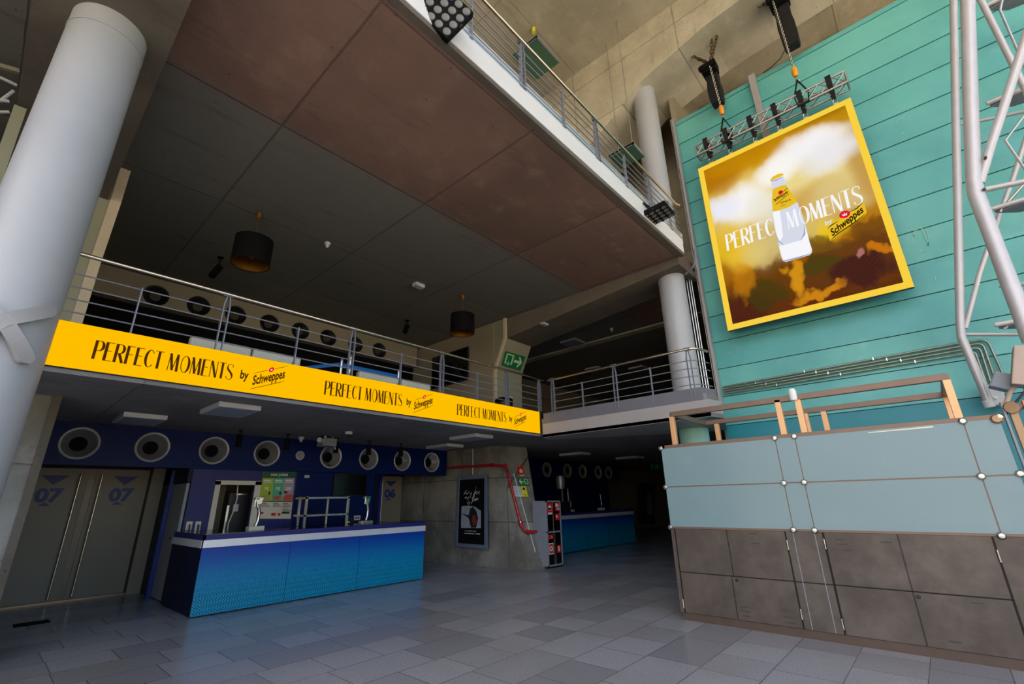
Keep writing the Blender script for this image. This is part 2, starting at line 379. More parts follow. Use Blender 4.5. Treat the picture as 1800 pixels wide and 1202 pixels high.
def mk_screen():
    t = NT('led_screen_picture'); q = t.sep(t.pos())
    u = t.math('DIVIDE', t.math('SUBTRACT', 2.60, q[1]), 2.98); v = t.math('DIVIDE', t.math('SUBTRACT', q[2], 4.90), 4.08)
    nz = t.n('ShaderNodeTexNoise'); t.l(t.comb(u, v), nz.inputs[0]); nz.inputs['Scale'].default_value = 3.2; nz.inputs['Detail'].default_value = 4
    uu = t.math('ADD', u, t.math('MULTIPLY', t.math('SUBTRACT', t.sep(nz.outputs[1])[0], .5), .16))
    vv = t.math('ADD', v, t.math('MULTIPLY', t.math('SUBTRACT', t.sep(nz.outputs[1])[1], .5), .16))
    cr = t.n('ShaderNodeValToRGB'); t.l(vv, cr.inputs[0]); e = cr.color_ramp.elements
    st = [(0, (66,30,16)), (.12, (112,58,12)), (.26, (160,98,14)), (.45, (196,138,30)), (.62, (206,158,46)), (.8, (214,166,36)), (.93, (206,152,14)), (1, (150,96,6))]
    e[0].position = 0; e[0].color = lin(st[0][1]); e[1].position = 1; e[1].color = lin(st[-1][1])
    for p_, c_ in st[1:-1]: x = e.new(p_); x.color = lin(c_)
    col = cr.outputs[0]
    nf = t.n('ShaderNodeTexNoise'); t.l(t.comb(u, v), nf.inputs[0]); nf.inputs['Scale'].default_value = 6; nf.inputs['Detail'].default_value = 3; nf.inputs['Roughness'].default_value = .6
    u2 = t.math('ADD', u, t.math('MULTIPLY', t.math('SUBTRACT', t.sep(nf.outputs[1])[0], .5), .22)); v2 = t.math('ADD', v, t.math('MULTIPLY', t.math('SUBTRACT', t.sep(nf.outputs[1])[1], .5), .22))
    def blobs(col, L, A, B_, hi, lo):
        for (cx, cy, rx, ry, c_, amt) in L:
            dx = t.math('DIVIDE', t.math('SUBTRACT', A, cx), rx); dy = t.math('DIVIDE', t.math('SUBTRACT', B_, cy), ry)
            d = t.math('ADD', t.math('MULTIPLY', dx, dx), t.math('MULTIPLY', dy, dy))
            col = t.mix(t.math('MULTIPLY', t.ramp(d, hi, lo), amt), col, lin(c_))
        return col
    col = blobs(col, [(.28,.66,.34,.20,(238,216,130),.9),(.70,.72,.42,.20,(240,224,150),.9),(.60,.56,.26,.10,(196,140,30),.6),(.84,.52,.22,.13,(226,206,140),.8),
        (.12,.46,.16,.12,(236,196,40),.8),(.20,.36,.13,.10,(240,200,60),.8),(.34,.38,.16,.14,(222,208,140),.75),(.60,.42,.16,.08,(226,210,120),.7),(.72,.36,.10,.06,(244,208,30),.8),
        (.06,.90,.24,.12,(176,108,6),.85),(.34,.96,.34,.07,(196,136,6),.8),(.97,.64,.10,.26,(186,134,40),.7),(.93,.93,.10,.06,(190,140,20),.7)], uu, vv, 1.5, 0.0)
    col = blobs(col, [(.72,.84,.26,.10,(250,248,250),1),(.82,.74,.20,.10,(240,240,244),.95),(.50,.80,.14,.09,(255,254,250),.95),(.26,.68,.20,.13,(252,250,248),1),(.11,.69,.14,.09,(240,242,255),1),(.38,.60,.14,.12,(238,236,220),.8)], uu, vv, 1.35, 0.0)
    col = blobs(col, [(.30,.16,.34,.16,(90,52,14),.85),(.80,.18,.34,.15,(88,50,22),.9),(.10,.06,.24,.10,(66,24,22),.9),(.28,.13,.12,.10,(56,54,18),.8),(.50,.05,.22,.07,(92,36,18),.8),(.60,.19,.15,.05,(64,60,20),.85),(.80,.12,.18,.10,(56,22,28),.95),(.64,.30,.14,.05,(104,78,24),.8),(.92,.33,.14,.06,(98,60,20),.75)], u2, v2, 1.1, .35)
    col = blobs(col, [(.47,.19,.05,.11,(220,150,24),.9),(.56,.075,.17,.028,(214,138,20),.9),(.93,.20,.08,.03,(206,120,18),.9),(.15,.24,.08,.12,(204,130,18),.6),(.805,.205,.03,.025,(176,116,112),.9)], u2, v2, 1.2, .2)
    # LED pitch moire: faint slanting rows
    wv = t.math('SINE', t.math('MULTIPLY', t.math('ADD', q[2], t.math('MULTIPLY', q[1], .22)), 150))
    col = t.mix(t.math('MULTIPLY_ADD', wv, .07, .07), col, lin((150,90,20)))
    em = t.n('ShaderNodeEmission'); t.l(col, em.inputs[0]); em.inputs[1].default_value = 1; t.l(em.outputs[0], t.out.inputs[0]); return t.m
M['screen'] = mk_screen()
# ================================================================== lettering
def ribbon(pts, ws):
    """stroke with changing width -> quads in 2-D"""
    out = []; L = []; R = []
    for i, p in enumerate(pts):
        a = pts[max(0, i-1)]; b = pts[min(len(pts)-1, i+1)]
        dx, dy = b[0]-a[0], b[1]-a[1]; l = math.hypot(dx, dy) or 1
        nx, ny = -dy/l, dx/l; w = ws[i]/2 if isinstance(ws, (list, tuple)) else ws/2
        L.append((p[0]+nx*w, p[1]+ny*w)); R.append((p[0]-nx*w, p[1]-ny*w))
    for i in range(len(pts)-1): out.append([R[i], R[i+1], L[i+1], L[i]])
    return out
TK, TN = .105, .034
def stem(x, y0=0, y1=1, w=TK): return [[(x-w/2, y0), (x+w/2, y0), (x+w/2, y1), (x-w/2, y1)]]
def arm(x0, x1, y, w=TN): return [[(x0, y-w/2), (x1, y-w/2), (x1, y+w/2), (x0, y+w/2)]]
def arc(cx, cy, rx, ry, a0, a1, f, n=18):
    pts, ws = [], []
    for i in range(n+1):
        a = math.radians(a0+(a1-a0)*i/n); pts.append((cx+rx*math.cos(a), cy+ry*math.sin(a))); ws.append(f(a))
    return ribbon(pts, ws)
side = lambda a: TN+(TK-TN)*abs(math.cos(a))**1.5
lefty = lambda a: TN+(TK-TN)*max(0, -math.cos(a))**1.2
righty = lambda a: TN+(TK-TN)*max(0, math.cos(a))**1.2
def glyph(c):
    s = .05
    if c == 'P': return stem(s)+arm(s, .18, .985)+arm(s, .18, .47)+arc(.18, .7275, .12, .2575, 90, -90, righty), .34
    if c == 'R': return stem(s)+arm(s, .18, .985)+arm(s, .18, .50)+arc(.18, .7425, .12, .2425, 90, -90, righty)+ribbon([(.16, .5), (.32, 0)], TK), .37
    if c == 'E': return stem(s)+arm(s, .30, .985)+arm(s, .25, .54)+arm(s, .30, .015), .33
    if c == 'F': return stem(s)+arm(s, .30, .985)+arm(s, .25, .54), .32
    if c == 'C': return arc(.19, .5, .15, .485, 40, 320, lefty, 28), .34
    if c == 'O': return arc(.21, .5, .16, .485, 0, 360, righty, 32), .42
    if c == 'T': return stem(.16)+arm(0, .32, .985), .32
    if c == 'M': return ribbon([(.03, 0), (.06, 1)], TN)+ribbon([(.07, 1), (.21, .04)], TK)+ribbon([(.21, .04), (.34, 1)], TN)+ribbon([(.355, 1), (.39, 0)], TK), .46
    if c == 'N': return stem(.03, w=TN)+ribbon([(.05, 1), (.29, 0)], TK)+stem(.31, w=TN), .36
    if c == 'S':
        pts = [(.30, .80), (.29, .93), (.19, .985), (.08, .93), (.05, .78), (.09, .63), (.19, .50), (.28, .36), (.31, .2), (.27, .06), (.17, .015), (.06, .07), (.04, .2)]
        return ribbon(pts, [.04, .03, TN, .04, .06, TK, TK, TK, .06, .04, TN, .03, .04]), .36
    return [], .17
def deco(text):
    out = []; x = 0
    for c in text:
        g, w = glyph(c); out += [[(a+x, b) for a, b in poly] for poly in g]; x += w+.02
    return out, x
def text_polys(body, bold=0.0, size=1.0):
    cu = bpy.data.curves.new('lettering_source', 'FONT'); cu.body = body; cu.size = size; cu.offset = bold; cu.resolution_u = 3
    o = bpy.data.objects.new('lettering_source', cu); COL.objects.link(o)
    bpy.context.view_layer.update()
    me = bpy.data.meshes.new_from_object(o.evaluated_get(bpy.context.evaluated_depsgraph_get()))
    vs = [(v.co.x, v.co.y) for v in me.vertices]; out = [[vs[i] for i in p.vertices] for p in me.polygons]
    bpy.data.objects.remove(o); bpy.data.meshes.remove(me); bpy.data.curves.remove(cu)
    xs = [a for p in out for a, b in p]; ys = [b for p in out for a, b in p]
    return [[(a-min(xs), b) for a, b in p] for p in out], max(xs)-min(xs), max(ys)
def put(mb, polys, f, sx, sy, u0, v0, shear=0.0, off=.003):
    """polys -> faces; f(u,v,off) maps metres-in-plane to 3-D; shear lifts v with u"""
    for p in polys: mb.face([f(u0+a*sx, v0+b*sy+shear*a*sx, off) for a, b in p])
    return mb
def disc2(cx, cy, rx, ry=None, n=24): ry = ry or rx; return [[(cx+rx*math.cos(2*math.pi*k/n), cy+ry*math.sin(2*math.pi*k/n)) for k in range(n)]]
def rect2(x0, y0, x1, y1): return [[(x0, y0), (x1, y0), (x1, y1), (x0, y1)]]
SCHW, SCHW_W, SCHW_H = text_polys('Schweppes', .028)
BY, BY_W, BY_H = text_polys('by', .03)
def text_in(mb, body, f, u0, v0, h, w=None, bold=.02, off=.003, shear=0):
    pl, tw, th = text_polys(body, bold); s = h/th; sx = (w/tw) if w else s
    return put(mb, pl, f, sx, s, u0, v0, shear, off)
# ================================================================== the setting
struct(MB().box(-7, 32, -5, 13.2, -.3, 0).build('floor', M['floor']))
o = struct(MB().add([(-70,-70,-.02),(-7.01,-70,-.02),(-7.01,60,-.02),(-70,60,-.02),(-7.01,-70,-.02),(60,-70,-.02),(60,-5.01,-.02),(-7.01,-5.01,-.02)], [(0,1,2,3),(4,5,6,7)]).build('ground', M['plaza']))
struct(MB().box(-4, 32, 12.62, 13.2, 0, 13.7).build('wall_back', M['olive']))
struct(MB().box(-4.2, -3.9, 5.5, 13.2, 0, 13.7).build('wall_left', M['olive']))
struct(MB().box(31.5, 32, -5, 13.2, 0, 13.7).build('wall_far', M['olive']))
# lower mezzanine slab: main part behind the banner, wing behind the second railing
mb = MB().use(M['soffit'])
mb.prism([(-4,6.62,2.97),(8.28,6.62,2.97),(8.28,12.62,2.97),(-4,12.62,2.97)], (0,0,.36))
mb.prism([(8.28,2.78,2.97),(8.64,2.70,2.97),(10.26,3.20,2.97),(10.27,3.25,2.97),(31.5,3.25,2.97),(31.5,12.62,2.97),(8.28,12.62,2.97)], (0,0,.36))
struct(mb.build('ceiling_ground_floor', None))
struct(MB().box(10.34, 32, 3.05, 3.2, 0, 13.7).build('wall_light_block', M['olive']))  # added wall, blocks light coming in behind the teal cladding
# upper slab (underside seen from below)
mb = MB().use(M['slab'])
mb.box(-4, 9.12, 3.1, 12.62, 6.55, 6.93)
mb.box(9.12, 31.5, 3.3, 12.62, 6.55, 6.93)
struct(mb.build('ceiling_mezzanine', None))
struct(MB().box(-6, 9.25, -6, 13.2, 13.7, 14.1).build('ceiling', M['upper']))
# beams with sloping soffit
def hbeam(x0, x1, name):
    return struct(MB().prism([(x0,3.18,6.55),(x0,3.18,6.39),(x0,8.4,5.95),(x0,8.4,6.55)], (x1-x0,0,0)).build(name, M['beam']))
hbeam(-.73, .30, 'trim_1'); hbeam(9.12, 10.24, 'trim_2')
# big upper beam and the recessed ceiling beyond it
prof = [(13.2,8.6),(5.9,10.5),(4.6,11.18),(3.5,11.9),(1.7,12.35),(.9,12.42),(-6,12.9)]
mb = MB().use(M['upbeam'])
mb.prism([(9.2,y,z) for y, z in prof]+[(9.2,-6,14.0),(9.2,13.2,14.0)], (1.7,0,0))
struct(mb.build('trim_3', None))
mb = MB().use(M['upbeam']).box(12.6, 12.9, -6, 13.2, 6.5, 14.1).box(10.88, 12.65, -6, 13.2, 13.3, 13.7)
struct(mb.build('wall_upper', None))
# side walls of the mezzanine seating bay (profile with sloping nose)
def nosewall(x0, x1, ex0, ex1, name, trim):
    pr = [(8.3,6.55),(8.3,5.97),(8.68,5.18),(8.72,5.0),(8.72,3.33),(12.62,3.33),(12.62,6.55)]
    w = struct(MB().use(M['sage']).prism([(x0,y,z) for y, z in pr], (x1-x0,0,0)).build(name, None))
    e = [(8.27,6.55),(8.27,5.96),(8.65,5.17),(8.69,4.99),(8.69,3.33)]
    m2 = MB()
    for (a, b) in zip(e[:-1], e[1:]):
        m2.hexa([(ex0,a[0],a[1]),(ex1,a[0],a[1]),(ex1,a[0]+.08,a[1]),(ex0,a[0]+.08,a[1])], [(ex0,b[0],b[1]),(ex1,b[0],b[1]),(ex1,b[0]+.08,b[1]),(ex0,b[0]+.08,b[1])])
    struct(m2.build(trim, M['cream']))
nosewall(9.06, 10.2, 9.02, 9.10, 'wall_right_bay', 'trim_4')
nosewall(-.85, .42, .33, .455, 'wall_left_bay', 'trim_5')
struct(MB().box(9.035, 9.06, 8.75, 12.6, 3.33, 6.54).build('wall_tv_side', M['olive']))
# ground floor concrete walls with flared ends
struct(MB().hexa([(9.16,7.78,0),(9.62,7.62,0),(10.2,12.62,0),(8.86,12.62,0)], [(9.03,8.68,2.97),(9.98,8.42,2.97),(10.2,12.62,2.97),(8.86,12.62,2.97)]).build('wall_concrete', M['wallc']))
struct(MB().hexa([(-1.2,7.7,0),(.37,8.15,0),(.37,12.62,0),(-1.2,12.62,0)], [(-1.2,8.2,2.97),(.43,8.2,2.97),(.43,12.62,2.97),(-1.2,12.62,2.97)]).build('wall_concrete_left', M['pil']))
struct(MB().box(.37, .45, 8.14, 8.3, 0, 2.97).build('trim_6', M['beam']))
# columns
def column(cx, cy, r, z0, z1, name, m, extra=None):
    mb = MB().use(m); mb.lathe([(0,z0),(r,z0),(r,z1),(0,z1)], (cx,cy,0), (0,0,1), 64)
    if extra: extra(mb)
    return struct(mb.build(name, None, smooth=True))
column(-.165, 5.28, .295, 0, 6.27, 'column', M['column'], lambda mb: mb.lathe([(.297,6.02),(.301,6.02),(.301,6.04),(.297,6.04)], (-.165,5.28,0), (0,0,1), 64))
column(9.65, 3.6, .29, 3.33, 6.55, 'column', M['column'])
column(9.65, 3.6, .29, 6.93, 12.1, 'column', M['column'])
column(9.65, 3.6, .29, 0, 2.97, 'column', M['tealcol'])
# teal clad wall: one board per seam step, lapped
mb = MB().use(M['teal']); z = 2.98; k = 0
while z < 11.1:
    z1 = min(z+.6155, 11.12)
    mb.hexa([(10.30,-7,z+.012),(10.34,-7,z+.012),(10.34,3.16,z+.012),(10.30,3.16,z+.012)], [(10.318,-7,z1),(10.34,-7,z1),(10.34,3.16,z1),(10.318,3.16,z1)])
    z = z1
mb.use(M['tealdark']).box(10.31, 10.34, -7, 3.16, 0, 2.98)
mb.use(M['darkgap']).box(10.34, 10.5, -7, 3.1, 0, 11.05)
struct(mb.build('wall_teal', None))
struct(MB().box(10.14, 10.26, 3.10, 3.17, 3.33, 11.12).box(10.14, 10.29, 3.155, 3.185, 3.33, 11.12).build('trim_7', M['lgrey']))
q = P(1325, 150, X=10.25)
struct(MB().box(10.21, 10.29, q.y-.07, q.y+.07, 8.6, 11.2).build('trim_8', M['lgrey']))
# banner backing, fascias and upstands
struct(MB().box(.14-1.0, 8.28, 6.575, 6.62, 2.97, 3.5).build('trim_9', M['dgrey']))
struct(MB().box(-1.0, 8.28, 6.56, 6.8, 2.94, 2.985).build('trim_10', M['soffit']))
mb = MB().use(M['lgrey'])
pl = [(8.22,6.43),(8.22,2.72),(8.62,2.635),(10.26,3.12)]
for (a, b), za in zip(zip(pl[:-1], pl[1:]), (0,0,0)):
    n = Vector((b[1]-a[1], -(b[0]-a[0]), 0)).normalized()*-.06
    mb.hexa([(a[0],a[1],2.90),(b[0],b[1],2.90),(b[0]+n.x,b[1]+n.y,2.90),(a[0]+n.x,a[1]+n.y,2.90)], [(a[0],a[1],3.2),(b[0],b[1],3.2),(b[0]+n.x,b[1]+n.y,3.2),(a[0]+n.x,a[1]+n.y,3.2)])
mb.prism([(8.22,6.43,2.895),(8.22,2.72,2.895),(8.62,2.635,2.895),(10.26,3.12,2.895),(10.26,3.6,2.895),(8.6,6.6,2.895)], (0,0,.07))
struct(mb.build('trim_11', None))
mb = MB().use(M['dgrey'])
pl = [(8.25,6.42),(8.25,2.83),(8.68,2.72),(10.26,3.18)]
for a, b in zip(pl[:-1], pl[1:]):
    n = Vector((b[1]-a[1], -(b[0]-a[0]), 0)).normalized()*-.05
    mb.hexa([(a[0],a[1],3.2),(b[0],b[1],3.2),(b[0]+n.x,b[1]+n.y,3.2),(a[0]+n.x,a[1]+n.y,3.2)], [(a[0],a[1],3.44),(b[0],b[1],3.44),(b[0]+n.x,b[1]+n.y,3.44),(a[0]+n.x,a[1]+n.y,3.44)])
struct(mb.build('trim_12', None))
# upper slab fascia: white band, concrete lip, slim rod, pale band behind the railing
mb = MB().use(M['white']).box(-4, 9.12, 3.03, 3.1, 6.60, 6.93).use(M['beam']).box(-4, 9.14, 3.045, 3.14, 6.54, 6.60)
struct(mb.build('trim_13', None))
struct(MB().box(-4, 9.3, 3.075, 3.09, 6.93, 7.18).build('trim_14', M['glassband']))
mb = MB().tube([(-4,3.02,6.965),(9.1,3.02,6.965)], .012)
struct(mb.build('trim_15', M['chrome']))
struct(MB().box(-4, 10.2, 12.4, 12.6, 7.0, 13.7).build('wall_upper_back', M['upper']))
# cream framed steel bay at the far upper edge beside the big column
a = P(0, 300, Y=9.0); 
mb = MB(); mb.bar(P(-20,350,Y=6.9), P(36,190,Y=6.9), .10, .06, (0,1,0)); mb.bar(P(-30,108,Y=6.9), P(34,126,Y=6.9), .05, .05, (0,1,0))
struct(mb.build('trim_16', M['sage']))
mb = MB(); 
for (p0, p1) in (((0,136),(30,150)),((0,178),(24,160)),((0,197),(16,197)),((0,176),(16,178))): mb.tube([P(*p0,Y=7.0), P(*p1,Y=7.0)], .018, 8)
tag(mb.build('steel_lattice', M['lightbody'], loc=P(10,165,Y=7.0)), 'thin white steel lattice in the dark gap above the big column', 'lattice')
mb = MB().use(M['sage']).box(-.9, -.55, 8.2, 8.35, 3.33, 5.9)
struct(mb.build('trim_17', None))
# doors
def leaf(x0, x1, y, root, handle_x, num, cx):
    d = MB().box(x0, x1, y, y+.05, .03, 2.34).build('door_leaf', M['doorgrey'], root, bevel=.004)
    mb = MB(); f = lambda u, v, off: Vector((u, y-off, v))
    put(mb, [[(-.2,2.205),(.2,2.205),(0,2.035)]], f, 1, 1, cx+.02, 0)
    text_in(mb, num, f, cx-.19, 1.735, .245, .39, bold=.05)
    put(mb, [[(-.09,1.66),(.09,1.66),(0,1.735-.012)]], f, 1, 1, cx-.03, 0)
    mb.build('number_decal', M['decal'], d, label='blue vinyl number %s with arrowheads' % num)
    MB().tube([(handle_x,y-.07,.08),(handle_x,y-.07,2.235)], .014, 12).tube([(handle_x,y-.07,.2),(handle_x,y,.2)], .01, 8).tube([(handle_x,y-.07,2.1),(handle_x,y,2.1)], .01, 8).build('pull_handle', M['warmrail'], d, smooth=True, label='full-height stainless pull handle')
d1 = thing('door_1', 'pair of warm grey double doors numbered 07 with tall steel pulls', 'door', (1.45,12.45,0)); d1['kind'] = 'structure'
leaf(.50, 1.40, 12.45, d1, 1.273, '07', .90); leaf(1.50, 2.36, 12.45, d1, 1.590, '07', 1.96)
MB().box(1.40, 1.50, 12.46, 12.52, 0, 2.34).build('meeting_strip', M['darkstrip'], d1)
MB().box(.4, 2.6, 12.40, 12.62, 0, .03).build('threshold', M['bronze'], d1)
struct(MB().box(2.38, 2.62, 12.3, 12.62, 0, 2.97).build('trim_18', M['doorgrey']))
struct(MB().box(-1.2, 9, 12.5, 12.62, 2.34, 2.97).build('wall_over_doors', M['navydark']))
d2 = thing('door_2', 'warm grey door numbered 06 at the end of the passage', 'door', (8.35,12.45,0)); d2['kind'] = 'structure'
leaf(7.95, 8.72, 12.45, d2, 8.0, '06', 8.32)
struct(MB().box(7.85, 7.95, 12.3, 12.6, 0, 2.4).build('trim_19', M['blueedge']))
# bar enclosure: side wall with grey door, blue front wall with a hatch opening, return wall
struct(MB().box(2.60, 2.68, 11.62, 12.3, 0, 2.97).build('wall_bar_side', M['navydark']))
struct(MB().box(2.56, 2.62, 11.56, 11.66, 0, 2.3).build('trim_20', M['blueedge']))
d3 = MB().box(2.62, 2.67, 10.66, 11.55, .02, 2.02).build('door_3', M['doorside'], loc=(2.62,11.1,0)); struct(d3)
MB().tube([(2.60,10.75,1.05),(2.56,10.75,1.05),(2.56,10.87,1.05)], .012, 8).build('door_handle', M['black'], d3, smooth=True)
struct(MB().box(2.60, 2.68, 10.6, 12.3, 2.04, 2.97).build('wall_bar_side_upper', M['navydark']))
def wall_holes(mb, x0, x1, z0, z1, y, holes, m=40):
    """flat wall facing -Y with round holes; holes sorted by x"""
    xs = [x0]+[(holes[i][0]+holes[i+1][0])/2 for i in range(len(holes)-1)]+[x1]
    for i, (cx, cz, r) in enumerate(holes):
        a, b = xs[i], xs[i+1]; ring = []; rect = []
        for k in range(m):
            t = 2*math.pi*(k+.5)/m; c, s = math.cos(t), math.sin(t)
            ring.append((cx+r*c, y, cz+r*s))
            tx = ((b-cx) if c > 0 else (a-cx))/c; tz = ((z1-cz) if s > 0 else (z0-cz))/s
            tt = min(tx, tz); rect.append((cx+tt*c, y, cz+tt*s))
        bi = len(mb.v); mb.v += [Vector(p) for p in ring+rect]
        for k in range(m):
            k2 = (k+1) % m; mb.f.append([bi+k, bi+k2, bi+m+k2, bi+m+k]); mb.m.append(mb.cur)
        for (px, pz) in ((a,z0),(b,z0),(b,z1),(a,z1)):   # fill the corners
            ang = math.atan2(pz-cz, px-cx); k = int((ang/(2*math.pi)*m-.5) % m); k2 = (k+1) % m
            mb.add([rect[k], (px,y,pz), rect[k2]], [(0,1,2)])
    return mb
mb = MB().use(M['navylite'])
def hole_wall(mb, x0, x1, z0, z1, y0, y1, hx0, hx1, hz0, hz1):
    mb.box(x0, hx0, y0, y1, z0, z1).box(hx1, x1, y0, y1, z0, z1).box(hx0, hx1, y0, y1, z0, hz0).box(hx0, hx1, y0, y1, hz1, z1); return mb
hole_wall(mb, 2.68, 4.66, 0, 2.3, 10.6, 10.7, 3.17, 3.81, 1.02, 1.99)
struct(mb.build('wall_bar_front', None))
struct(MB().box(4.66, 6.70, 10.62, 10.7, 0, 2.3).build('wall_bar_dark', M['navy']))
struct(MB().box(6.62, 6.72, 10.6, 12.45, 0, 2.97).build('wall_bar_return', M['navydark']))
mb = MB().use(M['outlet']); mb.box(3.08, 3.17, 10.57, 10.61, 1.02, 2.06).box(3.81, 3.93, 10.57, 10.61, 1.02, 2.06).box(3.08, 3.93, 10.57, 10.61, 1.99, 2.07)
struct(mb.build('window_1', None))
struct(MB().box(2.68, 6.62, 12.0, 12.05, 0, 2.97).build('wall_kitchen', M['kitchen']))
# blue fascia with the round vents
H1 = [(.95,2.63,.235),(1.94,2.63,.235),(2.93,2.63,.235),(3.92,2.63,.235),(4.62,2.62,.075),(5.35,2.63,.235),(6.34,2.63,.235),(7.34,2.63,.235),(8.32,2.63,.235)]
mb = wall_holes(MB().use(M['navy']), .43, 8.86, 2.28, 2.97, 10.5, H1)
mb.add([(.43,10.5,2.28),(8.86,10.5,2.28),(8.86,10.62,2.28),(.43,10.62,2.28)], [(0,3,2,1)]).add([(8.86,10.5,2.28),(8.86,10.62,2.28),(8.86,10.62,2.97),(8.86,10.5,2.97)], [(0,1,2,3)])
struct(mb.build('wall_vent_fascia', None))
struct(MB().box(.43, 8.86, 10.80, 10.83, 2.28, 2.97).build('wall_fascia_backing', M['matte']))
def vent(name, cx, y, cz, r, label, group, ringm, conem, core, depth=.17, ir=.115):
    root = thing(name, label, 'vent', (cx,y,cz), group)
    MB().lathe([(r-.034,.012),(r-.022,-.014),(r-.004,-.022),(r+.008,-.012),(r+.010,0.0)], (cx,y,cz), (0,1,0), 48).build('rim', ringm, root, smooth=True)
    MB().lathe([(r-.034,.008),(r-.07,depth*.45),(ir,depth)], (cx,y,cz), (0,1,0), 48).build('funnel', conem, root, smooth=True)
    MB().disc((cx,y+depth-.004,cz), (0,1,0), ir+.004).build('core_disc', core, root)
    return root
ordn = ['first','second','third','fourth','fifth','sixth','seventh','eighth']
v0 = vent('round_vent', H1[0][0], 10.5, 2.63, .255, 'grey round vent, first in the blue fascia, above doors 07', 'round vents in the blue bar fascia', M['ring'], M['cone'], M['matte'])
wh = ['', 'above the side of the doors 07', 'above the serving hatch frame', 'above the menu board', 'above the steel shelf rack', 'above the black wall television', 'above the door numbered 06 side', 'last before the concrete wall']
for i, h in enumerate([H1[j] for j in (1,2,3,5,6,7,8)]):
    dup(v0, (h[0],10.5,2.63), 'grey round vent, %s in the blue fascia, %s' % (ordn[i+1], wh[i+1]))
s = thing('round_speaker', 'small grey round disc between two large vents in blue fascia', 'speaker', (4.62,10.5,2.62))
MB().lathe([(.075,.01),(.082,-.02),(.095,-.02),(.098,0)], (4.62,10.5,2.62), (0,1,0), 32).build('rim', M['ring'], s, smooth=True)
MB().disc((4.62,10.49,2.62), (0,1,0), .08).build('grille', M['cone'], s)
# mezzanine rear panel with black vents
H2 = [(1.74,6.26,.225),(2.60,6.26,.225),(3.43,6.26,.225),(4.27,6.26,.225),(5.11,6.26,.225),(5.94,6.26,.225),(6.83,6.26,.225),(7.68,6.26,.225)]
mb = wall_holes(MB().use(M['olive']), .42, 8.95, 5.90, 6.55, 12.3, [(a*12.3/12.6, 1.6+(b-1.6)*12.3/12.6, r) for a, b, r in H2])
mb.add([(.42,12.3,5.9),(8.95,12.3,5.9),(8.95,12.6,5.9),(.42,12.6,5.9)], [(0,3,2,1)])
struct(mb.build('wall_mezzanine_fascia', None))
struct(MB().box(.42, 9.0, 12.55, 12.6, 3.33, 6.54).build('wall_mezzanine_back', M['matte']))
h = H2[0]; k = 12.3/12.6
v1 = vent('round_vent', h[0]*k, 12.3, 1.6+4.66*k, .235, 'black round vent with tan centre, first on the mezzanine fascia behind the railing', 'black round vents on the mezzanine fascia', M['black'], M['black'], M['browndisc'], .10, .10)
for i, h in enumerate(H2[1:]): dup(v1, (h[0]*k,12.3,1.6+4.66*k), 'black round vent with tan centre, %s on the mezzanine fascia counting from column' % ordn[i+1])
# ================================================================== railings
def railing(name, label, pts_rail, pts_bars, rz, bars, posts, z0, ax, rail_mat, rr=.024):
    """ax: unit vector along; posts: (point xy, 'pair'/'single')"""
    root = thing(name, label, 'railing', (pts_rail[0][0], pts_rail[0][1], z0))
    MB().tube([(x,y,rz) for x, y in pts_rail], rr, 14).build('handrail', rail_mat, root, smooth=True, label='polished metal handrail')
    for b in bars: MB().tube([(x,y,b) for x, y in pts_bars], .009, 8).build('rail_bar', M['steelrail'], root, smooth=True)
    ax = Vector(ax); nr = Vector((ax.y, -ax.x, 0))
    if nr.dot(CAM-Vector((posts[0][0][0], posts[0][0][1], 1.6))) < 0: nr = -nr
    for (x, y), kind in posts:
        c = Vector((x, y, 0)); mb = MB()
        if kind == 'pair':
            for s in (-1, 1):
                a = c+ax*.036*s
                mb.bar(a+Vector((0,0,z0)), a+Vector((0,0,rz-.16)), .012, .05, nr)
                mb.bar(a+Vector((0,0,rz-.17)), a+nr*(-.0)+Vector((0,0,rz-.02))-ax*.02*s, .012, .04, nr)
            mb.bar(c-ax*.06+Vector((0,0,rz)), c+ax*.06+Vector((0,0,rz)), .056, .056)
            mb.build('paired_post', M['steelrail'], root, label='double flat steel post with handrail clamp')
        else:
            mb.bar(c+Vector((0,0,z0)), c+Vector((0,0,max(bars)+.02)), .012, .05, nr)
            mb.bar(c-nr*.02+Vector((0,0,z0+.12)), c-nr*.18+Vector((0,0,z0-.02)), .012, .03, nr)
            mb.build('slim_post', M['steelrail'], root)
    return root
railing('balcony_railing', 'steel railing with horizontal bars above the long yellow banner', [(.14,6.53),(8.42,6.53)], [(.14,6.56),(8.40,6.56)],
        4.275, [4.05,3.90,3.755,3.61], [((.76,6.56),'single'),((1.66,6.56),'pair'),((2.63,6.56),'single'),((3.50,6.56),'pair'),((4.44,6.56),'single'),((5.36,6.56),'pair'),((6.28,6.56),'single'),((7.18,6.56),'pair'),((8.30,6.56),'pair')],
        3.42, (1,0,0), M['warmrail'])
railing('balcony_railing', 'steel railing on the grey balcony wing, curving round at the silver column', [(8.25,6.25),(8.25,3.0),(8.27,2.9),(8.34,2.84),(8.5,2.79),(8.68,2.76)], [(8.27,6.2),(8.27,3.1),(8.29,2.95),(8.36,2.87),(8.5,2.82),(8.74,2.78)],
        4.185, [3.97,3.82,3.67,3.515], [((8.26,6.13),'pair'),((8.27,5.34),'single'),((8.26,4.53),'pair'),((8.27,3.75),'single'),((8.26,2.98),'pair')],
        3.3, (0,1,0), M['warmrail'])
bx = [(x,3.05) for x in (-3.5,9.15)]
